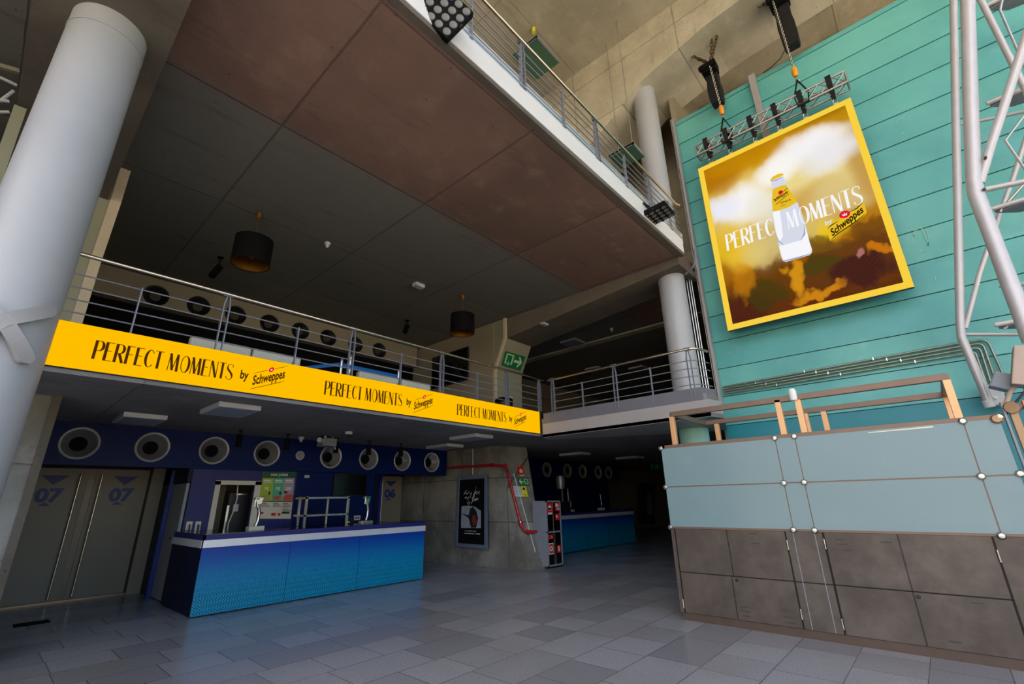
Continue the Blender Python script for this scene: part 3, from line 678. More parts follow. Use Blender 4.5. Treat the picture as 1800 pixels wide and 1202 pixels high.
railing('balcony_railing', 'long steel railing along the upper white slab edge', [(-3.5,3.02),(9.05,3.02),(9.15,2.98)], bx, 7.82, [7.67,7.525,7.38,7.24,7.10],
        [((-.1,3.05),'pair'),((.85,3.05),'single'),((1.83,3.05),'pair'),((2.79,3.05),'single'),((3.77,3.05),'pair'),((4.74,3.05),'single'),((5.72,3.05),'pair'),((6.70,3.05),'single'),((7.70,3.05),'pair'),((8.63,3.05),'single')],
        6.93, (1,0,0), M['warmrail'])
# ================================================================== led banner with its writing
bn = thing('led_banner', 'long yellow LED banner reading PERFECT MOMENTS three times on the mezzanine edge', 'banner', (.14,6.53,3.0))
MB().use(M['black']).box(-.35, 8.24, 6.535, 6.575, 2.995, 3.495).box(8.242, 8.335, 6.50, 6.575, 2.99, 3.495).build('housing', None, bn)
MB().box(-.35, 8.24, 6.53, 6.536, 3.0, 3.492).build('display', M['ledyellow'], bn)
fb = lambda u, v, off=0.0: Vector((u, 6.53-off, v))
def schweppes(mb_dark, mb_red, f, u0, v0, w, h, shear, mdark, mred, mwhite, plate=None):
    if plate: put(plate, [[(-.03*w,-.30*h),(1.04*w,-.18*h),(1.04*w,1.32*h),(-.03*w,1.30*h)]], f, 1, 1, u0, v0, shear, .003)
    put(mb_dark, SCHW, f, w/SCHW_W, h/SCHW_H, u0, v0, shear, .005)
    put(mb_dark, ribbon([(-.03*w,-.42*h),(.1*w,-.40*h),(.9*w,-.40*h),(1.02*w,-.30*h)], [.012*w*1.2,.02*w,.02*w,.008*w]), f, 1, 1, u0, v0, shear, .005)
    put(mb_dark, ribbon([(-.02*w,1.18*h),(.1*w,1.24*h),(.42*w,1.26*h)], [.008*w,.018*w,.018*w]), f, 1, 1, u0, v0, shear, .005)
    put(mb_dark, ribbon([(.64*w,1.26*h),(.92*w,1.26*h),(1.06*w,1.36*h)], [.018*w,.018*w,.006*w]), f, 1, 1, u0, v0, shear, .005)
    put(mb_red, disc2(.53*w, 1.24*h, .085*w), f, 1, 1, u0, v0, shear, .006)
    put(mb_red.use(mwhite), disc2(.53*w, 1.22*h, .035*w, n=5), f, 1, 1, u0, v0, shear, .008); mb_red.use(mred)
pm, pw = deco('PERFECT MOMENTS')
for x0 in (.478, 3.10, 5.72):
    mb = MB(); mr = MB().use(M['ledred'])
    put(mb, pm, fb, 1.39/pw, .212, x0+.012, 3.130)
    mb.build('slogan_lettering', M['leddark'], bn, label='dark lettering PERFECT MOMENTS')
    put(MB(), BY, fb, .10/BY_W, .115/BY_H, x0+1.48, 3.175).build('small_lettering', M['leddark'], bn, label='dark word by')
    mb = MB(); schweppes(mb, mr, fb, x0+1.64, 3.11, .40, .13, .42, None, M['ledred'], M['ledpale'])
    mb.build('logo_lettering', M['leddark'], bn, label='dark Schweppes lettering between two swooshes')
    mr.build('logo_dot', None, bn, label='round red logo dot')
# bracket on the big column: a flat four armed steel clamp
def fr(r_, a, z): return Vector((-.165+r_*math.sin(a), 5.28-r_*math.cos(a), z))
def strip(mb, a0, z0_, a1, z1_, w=.095, r0=.30, r1=.365, n=18):
    """flat steel strip bent round the column, rounded tip"""
    dl = math.hypot((a1-a0)*.33, z1_-z0_); nx, nz = -(z1_-z0_)/dl/.33, (a1-a0)*.33/dl; rows = []
    for i in range(n+1):
        t = i/n; a = a0+(a1-a0)*t; z = z0_+(z1_-z0_)*t; tip = max(0, (t-.86)/.14); h = w/2*math.sqrt(max(.02, 1-tip*tip))
        rows.append([fr(r, a+nx*s*h, z+nz*s*h) for r, s in ((r0,-1),(r1,-1),(r1,1),(r0,1))])
    for A, B_ in zip(rows[:-1], rows[1:]): mb.hexa(A, B_)
mb = MB()
for a1, z1_ in ((.78,3.13),(.62,2.66),(-.78,3.13),(-.62,2.66)): strip(mb, 0, 2.94, a1, z1_)
tag(mb.build('cross_bracket', M['lgrey'], loc=(-.165,4.95,2.94), smooth=True), 'grey four-armed steel bracket clamped on the big column', 'bracket')
# ================================================================== hung LED screen
sc = thing('led_screen', 'large square LED screen with yellow border showing a tonic bottle advert', 'screen', (9.8,1.11,4.87))
MB().box(9.81, 9.90, -.405, 2.625, 4.865, 9.0).build('cabinet_frame', M['black'], sc)
mb = MB()
Y0, Y1, Z0, Z1, B = 2.625, -.405, 4.865, 9.0, .115
mb.box(9.795, 9.812, Y1, Y1+B, Z0, Z1).box(9.795, 9.812, Y0-B, Y0, Z0, Z1).box(9.795, 9.812, Y1+B, Y0-B, Z0, Z0+B).box(9.795, 9.812, Y1+B, Y0-B, Z1-B, Z1)
mb.build('yellow_border', M['ledborder'], sc, label='glowing yellow border of the screen')
MB().box(9.80, 9.811, Y1+B, Y0-B, Z0+B, Z1-B).build('display', M['screen'], sc)
fs = lambda u, v, off=0.0: Vector((9.80-off, u, v))
def Q(x, y): v = P(x, y, X=9.80); return (v.y, v.z)
# bottle picture
def px(z): return Vector(z)
def poly(pts): return [[Q(*p) for p in pts]]
zx = lambda x, y: (1260+x/6.325, 290+y/6.325)
mb = MB().use(M['ledpale'])
body = [(612,262),(608,200),(600,178),(735,128),(768,190),(838,315),(895,412),(940,520),(985,660),(1030,850),(1060,940),(1058,975),(1035,1000),(900,1040),(770,1078),(735,1068),(715,1010),(690,900),(660,780),(630,640),(610,500),(618,380)]
put(mb, poly([zx(*p) for p in body]), fs, 1, 1, 0, 0, 0, .002)
mb.use(M['ledwhite']); put(mb, poly([zx(*p) for p in [(690,900),(740,890),(850,860),(945,835),(985,690),(1030,850),(1055,940),(1030,985),(760,1060),(728,1040)]]), fs, 1, 1, 0, 0, 0, .0035)
put(mb, poly([zx(*p) for p in [(622,520),(700,500),(720,640),(735,800),(690,860),(655,720)]]), fs, 1, 1, 0, 0, 0, .0035)
mb.use(M['ledgrey'])
for pts, w in (([(655,770),(690,850),(750,890)], [.004,.02,.006]), ([(978,680),(975,770),(940,830)], [.006,.03,.006]), ([(735,1068),(850,1045),(1045,985)], [.01,.03,.008]), ([(600,182),(660,170),(735,132)], [.01,.025,.01])):
    put(mb, ribbon([Q(*zx(*p)) for p in pts], w), fs, 1, 1, 0, 0, 0, .005)
mb.use(M['ledgold'])
put(mb, poly([zx(*p) for p in [(622,268),(700,235),(770,218),(838,315),(895,412),(800,470),(700,505),(624,520),(612,400)]]), fs, 1, 1, 0, 0, 0, .005)
put(mb, poly([zx(*p) for p in [(592,165),(618,135),(680,100),(730,92),(745,108),(725,124),(650,158),(600,178)]]), fs, 1, 1, 0, 0, 0, .005)
mb.build('bottle_picture', None, sc, label='picture of a clear tonic bottle with gold label')
def plane_map(p0, p1, p2):
    """photo points of baseline start, baseline end, and top of the start letter -> f in unit letter box"""
    a, b, c = P(*p0, X=9.80), P(*p1, X=9.80), P(*p2, X=9.80)
    return lambda u, v, off=0.0: a+(b-a)*u+(c-a)*v+Vector((-off,0,0))
mb = MB().use(M['ledblack']); mr = MB().use(M['ledred'])
f = plane_map(zx(645,412), zx(795,308), zx(632,388))
put(mb, SCHW, f, 1/SCHW_W, 1.25/SCHW_H, 0, 0, 0, .007)
for pa, pb in ((zx(640,395),zx(785,255)),(zx(655,442),zx(800,322))): put(mb, ribbon([Q(*pa), Q(*pb)], .012), fs, 1, 1, 0, 0, 0, .007)
pl, tw, th = text_polys('TÓNICA', .02); f = plane_map(zx(697,440), zx(828,392), zx(690,418)); put(mb, pl, f, 1/tw, 1/th, 0, 0, 0, .007)
pl, tw, th = text_polys('ORIGINAL', .01); f = plane_map(zx(710,466), zx(775,445), zx(707,456)); put(mb, pl, f, 1/tw, 1/th, 0, 0, 0, .007)
c0 = Q(*zx(710,305)); put(mr, disc2(c0[0], c0[1], .045), fs, 1, 1, 0, 0, 0, .007)
f = plane_map((1278.5,441.5), (1521,356), (1274.5,413.5)); mw = MB().use(M['ledwhite'])
put(mw, pm, f, 1/pw, 1, 0, 0, 0, .009)
f = plane_map((1451,397), (1464.5,390.5), (1449.5,389)); mp = MB().use(M['ledpale']); put(mp, BY, f, 1/BY_W, 1/BY_H, 0, 0, 0, .009)
mw.use(M['ledpale'])
mw.build('white_lettering', None, sc, label='white lettering PERFECT MOMENTS across the picture')
mp.build('small_lettering', None, sc)
plate = MB().use(M['ledgold'])
z5 = lambda x, y: (1400+x/6.01, 280+y/6.01)
put(plate, poly([z5(*p) for p in [(322,745),(350,700),(470,628),(560,570),(700,465),(722,475),(742,560),(735,580),(640,660),(440,790),(360,868)]]), fs, 1, 1, 0, 0, 0, .009)
plate.build('logo_plate', None, sc, label='gold logo plate')
f = plane_map(z5(380,815), z5(712,555), z5(355,745)); put(mb, SCHW, f, 1/SCHW_W, 1/SCHW_H, 0, 0, 0, .012)
for pp in ([(330,735),(370,698),(450,652)], [(560,562),(640,520),(702,458)], [(365,858),(420,800),(640,652),(730,575)]): put(mb, ribbon([Q(*z5(*p)) for p in pp], [.006,.022,.006] if len(pp) == 3 else [.006,.02,.02,.006]), fs, 1, 1, 0, 0, 0, .012)
mb.build('logo_lettering', None, sc, label='dark Schweppes lettering')
c0 = Q(*z5(510,585)); put(mr, disc2(c0[0], c0[1], .085, .075), fs, 1, 1, 0, 0, 0, .013)
mr.use(M['ledpale']); put(mr, [[(c0[0]+.03,c0[1]-.03),(c0[0]-.03,c0[1]-.03),(c0[0]-.045,c0[1]+.02),(c0[0]-.015,c0[1]),(c0[0],c0[1]+.04),(c0[0]+.015,c0[1]),(c0[0]+.045,c0[1]+.02)]], fs, 1, 1, 0, 0, 0, .015)
mr.build('logo_dot', None, sc, label='round red logo dot')
mb = MB()
for i in range(13): y = -.3+i*.235; mb.box(9.84, 9.88, y-.035, y+.035, 9.0, 9.03)
mb.build('top_clips', M['black'], sc)
# ---- truss above it
tr = thing('lattice_truss', 'silver square lattice truss hanging level above the LED screen', 'truss', (9.8,1.05,9.25))
ya, yb = 2.56, -.44; ch = [(9.67,9.56),(9.93,9.56),(9.67,9.29),(9.93,9.29)]
mb = MB()
for x, z in ch: mb.tube([(x,ya,z),(x,yb,z)], .024, 10)
mb.build('chords', M['alu'], tr, smooth=True)
mb = MB(); n = 13
for fcs in ((0,1),(2,3),(0,2),(1,3)):
    A, Bc = ch[fcs[0]], ch[fcs[1]]
    for i in range(n):
        y0 = ya+(yb-ya)*i/n; y1 = ya+(yb-ya)*(i+1)/n
        p, q = (A, Bc) if i % 2 else (Bc, A)
        mb.tube([(p[0],y0,p[1]),(q[0],y1,q[1])], .010, 6)
        if fcs == (0,2): mb.tube([(q[0],y0,q[1]),(p[0],y1,p[1])], .010, 6)
    for y in (ya, yb): mb.tube([(A[0],y,A[1]),(Bc[0],y,Bc[1])], .018, 6)
mb.build('lattice_bars', M['alu'], tr, smooth=True)
# ---- black slings holding the screen
ys = [P(x, y, X=9.66).y for x, y in ((1243,265),(1277,245),(1320,222),(1364,205),(1409,182),(1459,150))]
sl = thing('lifting_sling', 'black sling, first of six from the teal wall edge, holding the screen', 'sling', (9.8,ys[0],9.0), 'black slings between truss and screen')
def sling(y, root):
    mb = MB(); mb.add([], [])
    for x0, x1 in ((9.62,9.64),(9.955,9.975)): mb.hexa([(x0,y-.045,9.33),(x1,y-.045,9.33),(x1,y+.045,9.33),(x0,y+.045,9.33)], [(x0,y-.05,9.6),(x1,y-.05,9.6),(x1,y+.05,9.6),(x0,y+.05,9.6)])
    mb.box(9.62, 9.975, y-.05, y+.05, 9.59, 9.61)
    for s in (-1, 1): mb.hexa([(9.80-.03,y-.03,9.13),(9.80+.03,y-.03,9.13),(9.80+.03,y+.03,9.13),(9.80-.03,y+.03,9.13)], [(9.63+(.33 if s > 0 else 0)-.015,y-.04,9.34),(9.63+(.33 if s > 0 else 0)+.015,y-.04,9.34),(9.63+(.33 if s > 0 else 0)+.015,y+.04,9.34),(9.63+(.33 if s > 0 else 0)-.015,y+.04,9.34)])
    mb.build('strap', M['fabric'], root)
    MB().tube([(9.8,y-.03,9.0),(9.8,y-.035,9.1),(9.8,y,9.14),(9.8,y+.035,9.1),(9.8,y+.03,9.0)], .011, 8).tube([(9.8,y-.045,9.02),(9.8,y+.045,9.02)], .010, 8).build('shackle', M['chrome'], root, smooth=True)
sling(ys[0], sl)
for i, y in enumerate(ys[1:]): dup(sl, (9.8,y,9.0), 'black sling, %s of six from the teal wall edge, holding the screen' % ordn[i+1])
# ---- hoists
def links(mb, a, b, L=.085, r=.011, wdt=.022):
    a, b = Vector(a), Vector(b); d = (b-a); n = max(2, int(d.length/(L*.72))); t = d.normalized()
    ref = Vector((0,0,1)) if abs(t.z) < .9 else Vector((1,0,0)); u = t.cross(ref).normalized(); v = t.cross(u)
    for i in range(n):
        c = a+d*((i+.5)/n); w = u if i % 2 else v
        pts = [c+t*(L/2-wdt)*s0+w*wdt*s1+t*0 for s0, s1 in ((1,1),(-1,1))]
        ring = []
        for k in range(8):
            an = 2*math.pi*k/8; ring.append(c+w*wdt*math.sin(an)+t*((L/2-wdt)*(1 if math.cos(an) > 0 else -1)+wdt*math.cos(an)))
        mb.tube(ring+[ring[0], ring[1]], r*.6, 5, cap=False)
    return mb
def hoist(label, top, bot, w, hook, cx):
    X = 9.78; a, b = P(*top, X=X), P(*bot, X=X); h = P(*hook, X=X)
    yc = (a.y+b.y)/2; root = thing('chain_hoist', label, 'hoist', (X,yc,b.z), 'black chain hoists above the screen')
    zt = a.z; zb = b.z; H = zt-zb
    MB().hexa([(X-.17,yc-w*.55,zt-.26),(X+.17,yc-w*.55,zt-.26),(X+.17,yc+w*.55,zt-.26),(X-.17,yc+w*.55,zt-.26)],
              [(X-.17,yc-w*.6,zt),(X+.17,yc-w*.6,zt),(X+.17,yc+w*.6,zt),(X-.17,yc+w*.6,zt)]).tube([(X-.19,yc-w*.66,zt-.15),(X-.19,yc+w*.66,zt-.15)], .07, 14).build('motor_body', M['matte'], root, bevel=.02)
    m3 = MB(); lv = [(zb,.40),(zb+.12,.46),(zb+.4*H,.50),(zb+.62*H,.43),(zt-.2,.47)]; bx_ = lambda z_, k_: [(X+.06-.10*k_,yc-w*k_,z_),(X+.08+.42*k_,yc-w*k_,z_),(X+.08+.42*k_,yc+w*k_,z_),(X+.06-.10*k_,yc+w*k_,z_)]
    for (za, ka), (zb2, kb) in zip(lv[:-1], lv[1:]): m3.hexa(bx_(za, ka), bx_(zb2, kb))
    m3.build('chain_bag', M['fabric'], root, bevel=.01)
    hy = h.y
    links(MB(), (X-.20,hy+.01,zt-.20), (X-.02,hy,h.z+.12), .07, .012, .02).build('lift_chain', M['chrome'], root)
    MB().lathe([(0,-.13),(.035,-.13),(.055,-.09),(.06,.05),(.04,.12),(0,.13)], (X-.01,hy,h.z), (0,0,1), 16).build('hook_block', M['orange'], root, smooth=True)
    MB().tube([(X,hy,h.z-.12),(X,hy,h.z-.20),(X,hy+.03,h.z-.24),(X,hy,h.z-.28),(X,hy-.03,h.z-.24)], .014, 8).build('hook', M['chrome'], root, smooth=True)
    mb = MB()
    for s in (-1, 1):
        mb.bar((X-.02,hy,h.z-.24), (9.66+.12,hy+.13*s,9.60), .02, .05, (1,0,0))
        mb.bar((9.66+.12,hy+.13*s,9.62), (9.64,hy+.10*s,9.25), .02, .05, (1,0,0))
    mb.bar((9.64,hy-.1,9.25), (9.64,hy+.1,9.25), .05, .03)
    mb.build('bridle_strap', M['fabric'], root)
    return root
h1 = hoist('black chain hoist with hanging bag nearer the round upper column', (1250,114), (1255,180), .30, (1268.5,194), 0)
h2 = hoist('black chain hoist with hanging bag nearer the steel roof truss', (1374,-8), (1384,80), .34, (1397,127), 0)
def soff(y):
    for (ya_, za), (yb_, zb) in zip(prof[:-1], prof[1:]):
        if yb_ <= y <= ya_: return za+(zb-za)*(ya_-y)/(ya_-yb_)
    return 12.6
for root, (mx, my), ends, lab in ((h1, (1249,112), ((1215,80),(1249,52),(1264,72),(1228,104)), 'rusty sling chains fanning out from the hoist nearer the round upper column'), (h2, (1372,-6), ((1334,12),(1352,-22),(1372,-30)), 'rusty sling chains above the hoist nearer the steel roof truss')):
    t0 = P(mx, my, X=9.78); mb = MB()
    for e in ends:
        q = P(*e, X=9.78); d = q-t0; q = Vector((q.x-.1, q.y, soff(q.y))) if e != ends[-1] else q
        links(mb, t0, q, .11, .022, .032)
    tag(mb.build('sling_chain', M['chain'], loc=t0), lab, 'chain')
pc = [P(1381,85,X=9.9), P(1372,103,X=9.98), P(1356,118,X=10.1), P(1342,128,X=10.2)]
tag(MB().tube(pc, .012, 6).build('power_cable', M['black'], loc=pc[0]), 'thin black cable drooping from the hoist to the teal wall top', 'cable')
# ================================================================== PAR panels hung on the upper edge
def parpanel(corners, label):
    q = [Vector(c) for c in corners]; c = sum(q, Vector((0,0,0)))/4; ux = (q[1]-q[0]); uy = (q[3]-q[0]); w = ux.length; ux.normalize(); uy = (uy-ux*uy.dot(ux)).normalized()
    nn = ux.cross(uy)
    if nn.dot(CAM-c) < 0: nn = -nn
    root = thing('stage_light_panel', label, 'stage light', c, 'stage light panels')
    s = w/2
    MB().hexa([c-ux*s-uy*s-nn*.10, c+ux*s-uy*s-nn*.10, c+ux*s+uy*s-nn*.10, c-ux*s+uy*s-nn*.10], [c-ux*s-uy*s, c+ux*s-uy*s, c+ux*s+uy*s, c-ux*s+uy*s]).build('housing', M['matte'], root, bevel=.012)
    for i in range(4):
        for j in range(4):
            p = c+ux*(i-1.5)*w*.245+uy*(j-1.5)*w*.245
            MB().lathe([(.0,.004),(.030,.004),(.040,.009),(.046,.003)], p, nn, 20).build('lamp', M['lens'], root, smooth=True)
    top = c-nn*.10
    mb = MB()
    for sgn in (-1, 1): mb.bar(c+ux*s*sgn*1.05, Vector((c.x+.02, 3.0, 6.9))+ux*s*sgn*.6, .012, .04)
    mb.tube([Vector((c.x-.25,3.01,6.9)), Vector((c.x+.25,3.01,6.9))], .02)
    mb.build('yoke', M['black'], root)
    return root
parpanel([(2.16,3.20,7.12-.04),(2.53,3.04,6.79),(2.71,2.77,7.17),(2.33,2.93,7.46)] and [Vector(p)*.93+CAM*.07 for p in [(2.16,3.34,7.12),(2.53,3.18,6.83),(2.71,2.91,7.21),(2.33,3.07,7.5)]], 'black panel of sixteen lamps at the top of the upper edge, facing the floor')
parpanel([Vector(p)*.955+CAM*.045 for p in [(7.59,3.23,6.87),(8.09,3.25,6.88),(8.11,2.75,6.93),(7.61,2.73,6.92)]], 'black panel of sixteen lamps at the far slab edge near the teal wall')
# ================================================================== mezzanine furniture and lights
def pendant(x, label, y=8.0):
    root = thing('pendant_lamp', label, 'lamp', (x,y,5.50), 'black drum pendants with gold lining')
    MB().lathe([(.0,6.55),(.04,6.55),(.04,6.45),(.025,6.44),(.0,6.44)], (x,y,0), (0,0,1), 16).build('ceiling_cup', M['gold'], root, smooth=True, label='small gold ceiling cup')
    MB().tube([(x,y,5.85),(x,y,6.45)], .006, 6).build('cord', M['gold'], root)
    MB().lathe([(.29,5.53),(.30,5.52),(.30,6.0),(.29,6.0)], (x,y,0), (0,0,1), 48).build('lamp_shade', M['matte'], root, smooth=True)
    MB().lathe([(.288,6.0),(.288,5.53)], (x,y,0), (0,0,1), 48).disc((x,y,5.98), (0,0,1), .288, 48).build('shade_lining', M['gold'], root, smooth=True, label='gold shade lining')
    MB().lathe([(0,5.62),(.05,5.66),(.06,5.71),(.03,5.78),(.02,5.86),(0,5.86)], (x,y,0), (0,0,1), 16).build('bulb', M['lens'], root, smooth=True)
    return root
pendant(2.25, 'black drum pendant with gold lining, nearer the big silver column'); pendant(7.15, 'black drum pendant with gold lining, nearer the green exit sign')
def sofa(x0, x1, y, label):
    root = thing('bench_sofa', label, 'sofa', ((x0+x1)/2,y,3.33), 'pale sofas behind the railing')
    MB().box(x0, x1, y, y+.14, 3.40, 3.83).build('backrest', M['sofa'], root, bevel=.035)
    MB().box(x0, x1, y+.14, y+.75, 3.45, 3.66).build('seat', M['sofa'], root, bevel=.03)
    mb = MB()
    for a in (x0+.05, x1-.09):
        for b in (y+.04, y+.68): mb.box(a, a+.04, b, b+.04, 3.33, 3.45)
    mb.build('legs', M['black'], root)
sofa(1.48, 2.26, 7.2, 'pale bench sofa above the first banner slogan, nearest the big column'); sofa(2.28, 3.0, 7.2, 'pale bench sofa touching the one nearest the big column')
sofa(4.06, 4.93, 7.25, 'pale bench sofa behind the blue rope barrier'); sofa(4.97, 5.66, 7.25, 'pale bench sofa beside the rope barrier post')
def stanchion(x, y, top, label):
    root = thing('barrier_post', label, 'barrier post', (x,y,3.33), 'chrome rope barrier posts')
    MB().tube([(x,y,3.35),(x,y,top)], .032, 20).lathe([(0,top+.02),(.03,top+.02),(.036,top),(.036,top-.06)], (x,y,0), (0,0,1), 20).build('post', M['chrome'], root, smooth=True)
    MB().lathe([(0,3.37),(.05,3.365),(.16,3.345),(.165,3.33),(0,3.33)], (x,y,0), (0,0,1), 32).build('base', M['black'], root, smooth=True)
_s = [P(x, y, Y=8.2) for x, y in ((601,632),(617,625),(701,651))]
stanchion(_s[0].x, 8.2, _s[0].z, 'chrome barrier post at the start of the blue belt'); stanchion(P(617,625,Y=8.5).x, 8.5, P(617,625,Y=8.5).z, 'taller looking chrome barrier post standing right beside the first'); stanchion(_s[2].x, 8.2, _s[2].z, 'chrome barrier post at the far end of blue belt')
tag(MB().box(_s[0].x+.03, _s[2].x-.03, 8.197, 8.203, 4.12, 4.19).build('barrier_belt', M['belt'], loc=(4.8,8.2,4.15)), 'bright blue belt stretched between chrome barrier posts', 'belt')
tag(MB().hexa([(3.3,9.2,4.02),(3.3,9.203,4.02),(4.15,8.203,4.12),(4.15,8.2,4.12)], [(3.3,9.2,4.08),(3.3,9.203,4.08),(4.15,8.203,4.19),(4.15,8.2,4.19)]).build('barrier_belt', M['belt'], loc=(3.7,8.7,4.05)), 'shaded blue belt running back into the dark mezzanine', 'belt')
root = thing('litter_bin', 'black round bin with pale swing lid behind the railing', 'bin', (8.2,7.6,3.33))
MB().lathe([(0,3.33),(.20,3.33),(.22,3.85),(0,3.85)], (8.2,7.6,0), (0,0,1), 32).build('body', M['black'], root, smooth=True)
MB().lathe([(.225,3.85),(.225,3.93),(.17,3.97),(0,3.98)], (8.2,7.6,0), (0,0,1), 32).build('lid', M['matte'], root, smooth=True)
MB().box(8.12, 8.30, 7.40, 7.5, 3.965, 3.985).build('flap', M['whitesign'], root)
tv = thing('wall_television', 'large black television on the mezzanine side wall', 'television', (9.03,10.7,5.0))
MB().box(8.94, 8.99, 9.74, 11.45, 4.98, 6.02).build('casing', M['black'], tv, bevel=.008)
MB().box(8.935, 8.942, 9.77, 11.42, 5.02, 5.99).build('screen', M['blackglass'], tv)
MB().box(8.99, 9.035, 10.3, 10.9, 5.3, 5.7).build('wall_mount', M['matte'], tv)
# green exit sign on the sloping nose
kn = dict(N=(0,.83,.40), O=(0,8.26,5.97))
q = quad([(888.5,616.5),(923.4,626.7),(914.7,650.7),(881.7,641.7)], .012, **kn); f = qmap(q)
es = thing('exit_sign', 'green emergency exit sign with arrow on the sloping wall nose', 'sign', (q[3]+q[2])/2)
n = (q[1]-q[0]).cross(q[3]-q[0]).normalized(); n = n if n.dot(CAM-q[0]) < 0 else -n
MB().prism(q, n*.01).build('board', M['greensign'], es)
mb = MB()
def door_picto(mb, f, x0, x1, y0, y1, t=.07, off=.003):
    put(mb, rect2(x0, y1-t*1.2, x1, y1)+rect2(x0, y0, x0+t, y1)+rect2(x1-t, y0, x1, y1)+rect2(x0, y0, x0+.28*(x1-x0), y0+t*1.2)+rect2(x1-.28*(x1-x0), y0, x1, y0+t*1.2), f, 1, 1, 0, 0, 0, off)
    m = (x0+x1)/2; put(mb, rect2(m-.02, y0-.02, m+.02, y0+.18)+[[(m-.06,y0+.02),(m,y0-.10),(m+.06,y0+.02)]], f, 1, 1, 0, 0, 0, off)
def arrow(mb, f, x0, x1, cy, h, off=.003, d=1):
    a, b = (x0, x1) if d > 0 else (x1, x0); L = b-a
    put(mb, rect2(min(a, a+.75*L), cy-h*.13, max(a, a+.75*L), cy+h*.13)+[[(a+.42*L,cy+h*.5),(a+.62*L,cy+h*.5),(b,cy),(a+.75*L,cy)], [(a+.75*L,cy),(b,cy),(a+.62*L,cy-h*.5),(a+.42*L,cy-h*.5)]], f, 1, 1, 0, 0, 0, off)
door_picto(mb, f, .08, .46, .18, .88); arrow(mb, f, .52, .93, .5, .72); mb.build('pictogram', M['glow'], es)
tag(MB().tube([P(871.5,675.5,Y=8.70), P(871.5,675.5,Y=8.715)], .02, 12).build('wall_button', M['whitesign'], loc=P(871.5,675.5,Y=8.7)), 'tiny white button on the wall under the exit sign', 'button')
# surface luminaires
def lum(c, sx, sy, label, group, name='ceiling_light', h=.07):
    root = thing(name, label, 'ceiling light', c, group); x, y, z = c
    MB().box(x-sx/2, x+sx/2, y-sy/2, y+sy/2, z-h, z).build('body', M['lightbody'], root, bevel=.006)
    MB().box(x-sx/2+.03, x+sx/2-.03, y-sy/2+.03, y+sy/2-.03, z-h-.004, z-h+.002).build('diffuser', M['lightface'], root)
    return root
g1 = 'square lights under the banner soffit'
l1 = lum((2.22,7.57,2.965), .55, .85, 'white square ceiling light, largest, under the first banner slogan', g1)
dup(l1, (1.47,9.3,2.965), 'white square ceiling light above the doors 07, near blue fascia')
dup(l1, (7.15,7.65,2.965), 'white square ceiling light under the third banner slogan'); dup(l1, (7.87,9.42,2.965), 'white square ceiling light beside the last round vent of the fascia')
dup(l1, (12.6,8.6,2.965), 'white square ceiling light over the dark second bar', 'lights in dark passage'); dup(l1, (15.5,8.2,2.965), 'white square ceiling light deepest over second bar', 'lights in dark passage')
l2 = lum((12.15,8.1,6.545), .6, .6, 'square ceiling light highest in dark mezzanine beyond the beam', 'lights of the dark mezzanine hall')
dup(l2, (15.6,9.4,6.545), 'square ceiling light low in the dark mezzanine hall, nearest exit sign'); dup(l2, (16.8,8.1,6.545), 'square ceiling light in the dark mezzanine hall, nearest silver column')
def small(name, px_, pl_, size, label, cat, m='lightbody'):
    p = P(*px_, **pl_); sx, sy, sz = size
    return tag(MB().box(p.x-sx/2, p.x+sx/2, p.y-sy/2, p.y+sy/2, p.z-sz, p.z).build(name, M[m], loc=p, bevel=.008), label, cat)
def dome(name, px_, pl_, r, label, cat, m='lightbody'):
    p = P(*px_, **pl_)
    root = thing(name, label, cat, p)
    MB().lathe([(0,0),(r,0),(r,-.03),(r*.85,-.05),(0,-.05)], p, (0,0,1), 24).build('base', M[m], root, smooth=True)
    MB().lathe([(r*.6,-.05),(r*.5,-.09),(r*.2,-.11),(0,-.112)], p, (0,0,1), 24).build('head', M['black' if 'camera' in name else m], root, smooth=True)
zc = dict(Z=6.55)
dome('smoke_detector', (576,427), zc, .06, 'white smoke detector on the ceiling beside the first pendant', 'smoke detector')
small('wall_projector', (736,499), zc, (.26,.16,.09), 'small white box fixed to the concrete ceiling between pendants', 'projector')
dome('smoke_detector', (1075,577), zc, .06, 'pale smoke detector on the dark ceiling beyond the beam', 'smoke detector')
small('emergency_light', (957,568), dict(N=(0,.08,1), O=(0,8.4,5.955)), (.22,.12,.05), 'small white emergency light under the sloping beam', 'emergency light')
def spot(name, px_, pl_, label, dz=.35):
    p = P(*px_, **pl_); root = thing(name, label, 'spotlight', p, 'black ceiling spotlights')
    MB().tube([p, p-Vector((0,0,dz*.5))], .015, 8).box(p.x-.05, p.x+.05, p.y-.05, p.y+.05, p.z-.02, p.z).build('stem', M['matte'], root)
    MB().tube([p+Vector((.02,.03,-dz*.42)), p+Vector((-.10,-.06,-dz)) ], .07, 16).build('head', M['matte'], root, smooth=True)
spot('ceiling_spotlight', (388,452), zc, 'black spotlight hanging at the dark end of the mezzanine ceiling', .5); spot('ceiling_spotlight', (716,563), zc, 'black spotlight pair seen between the two pendants', .4)
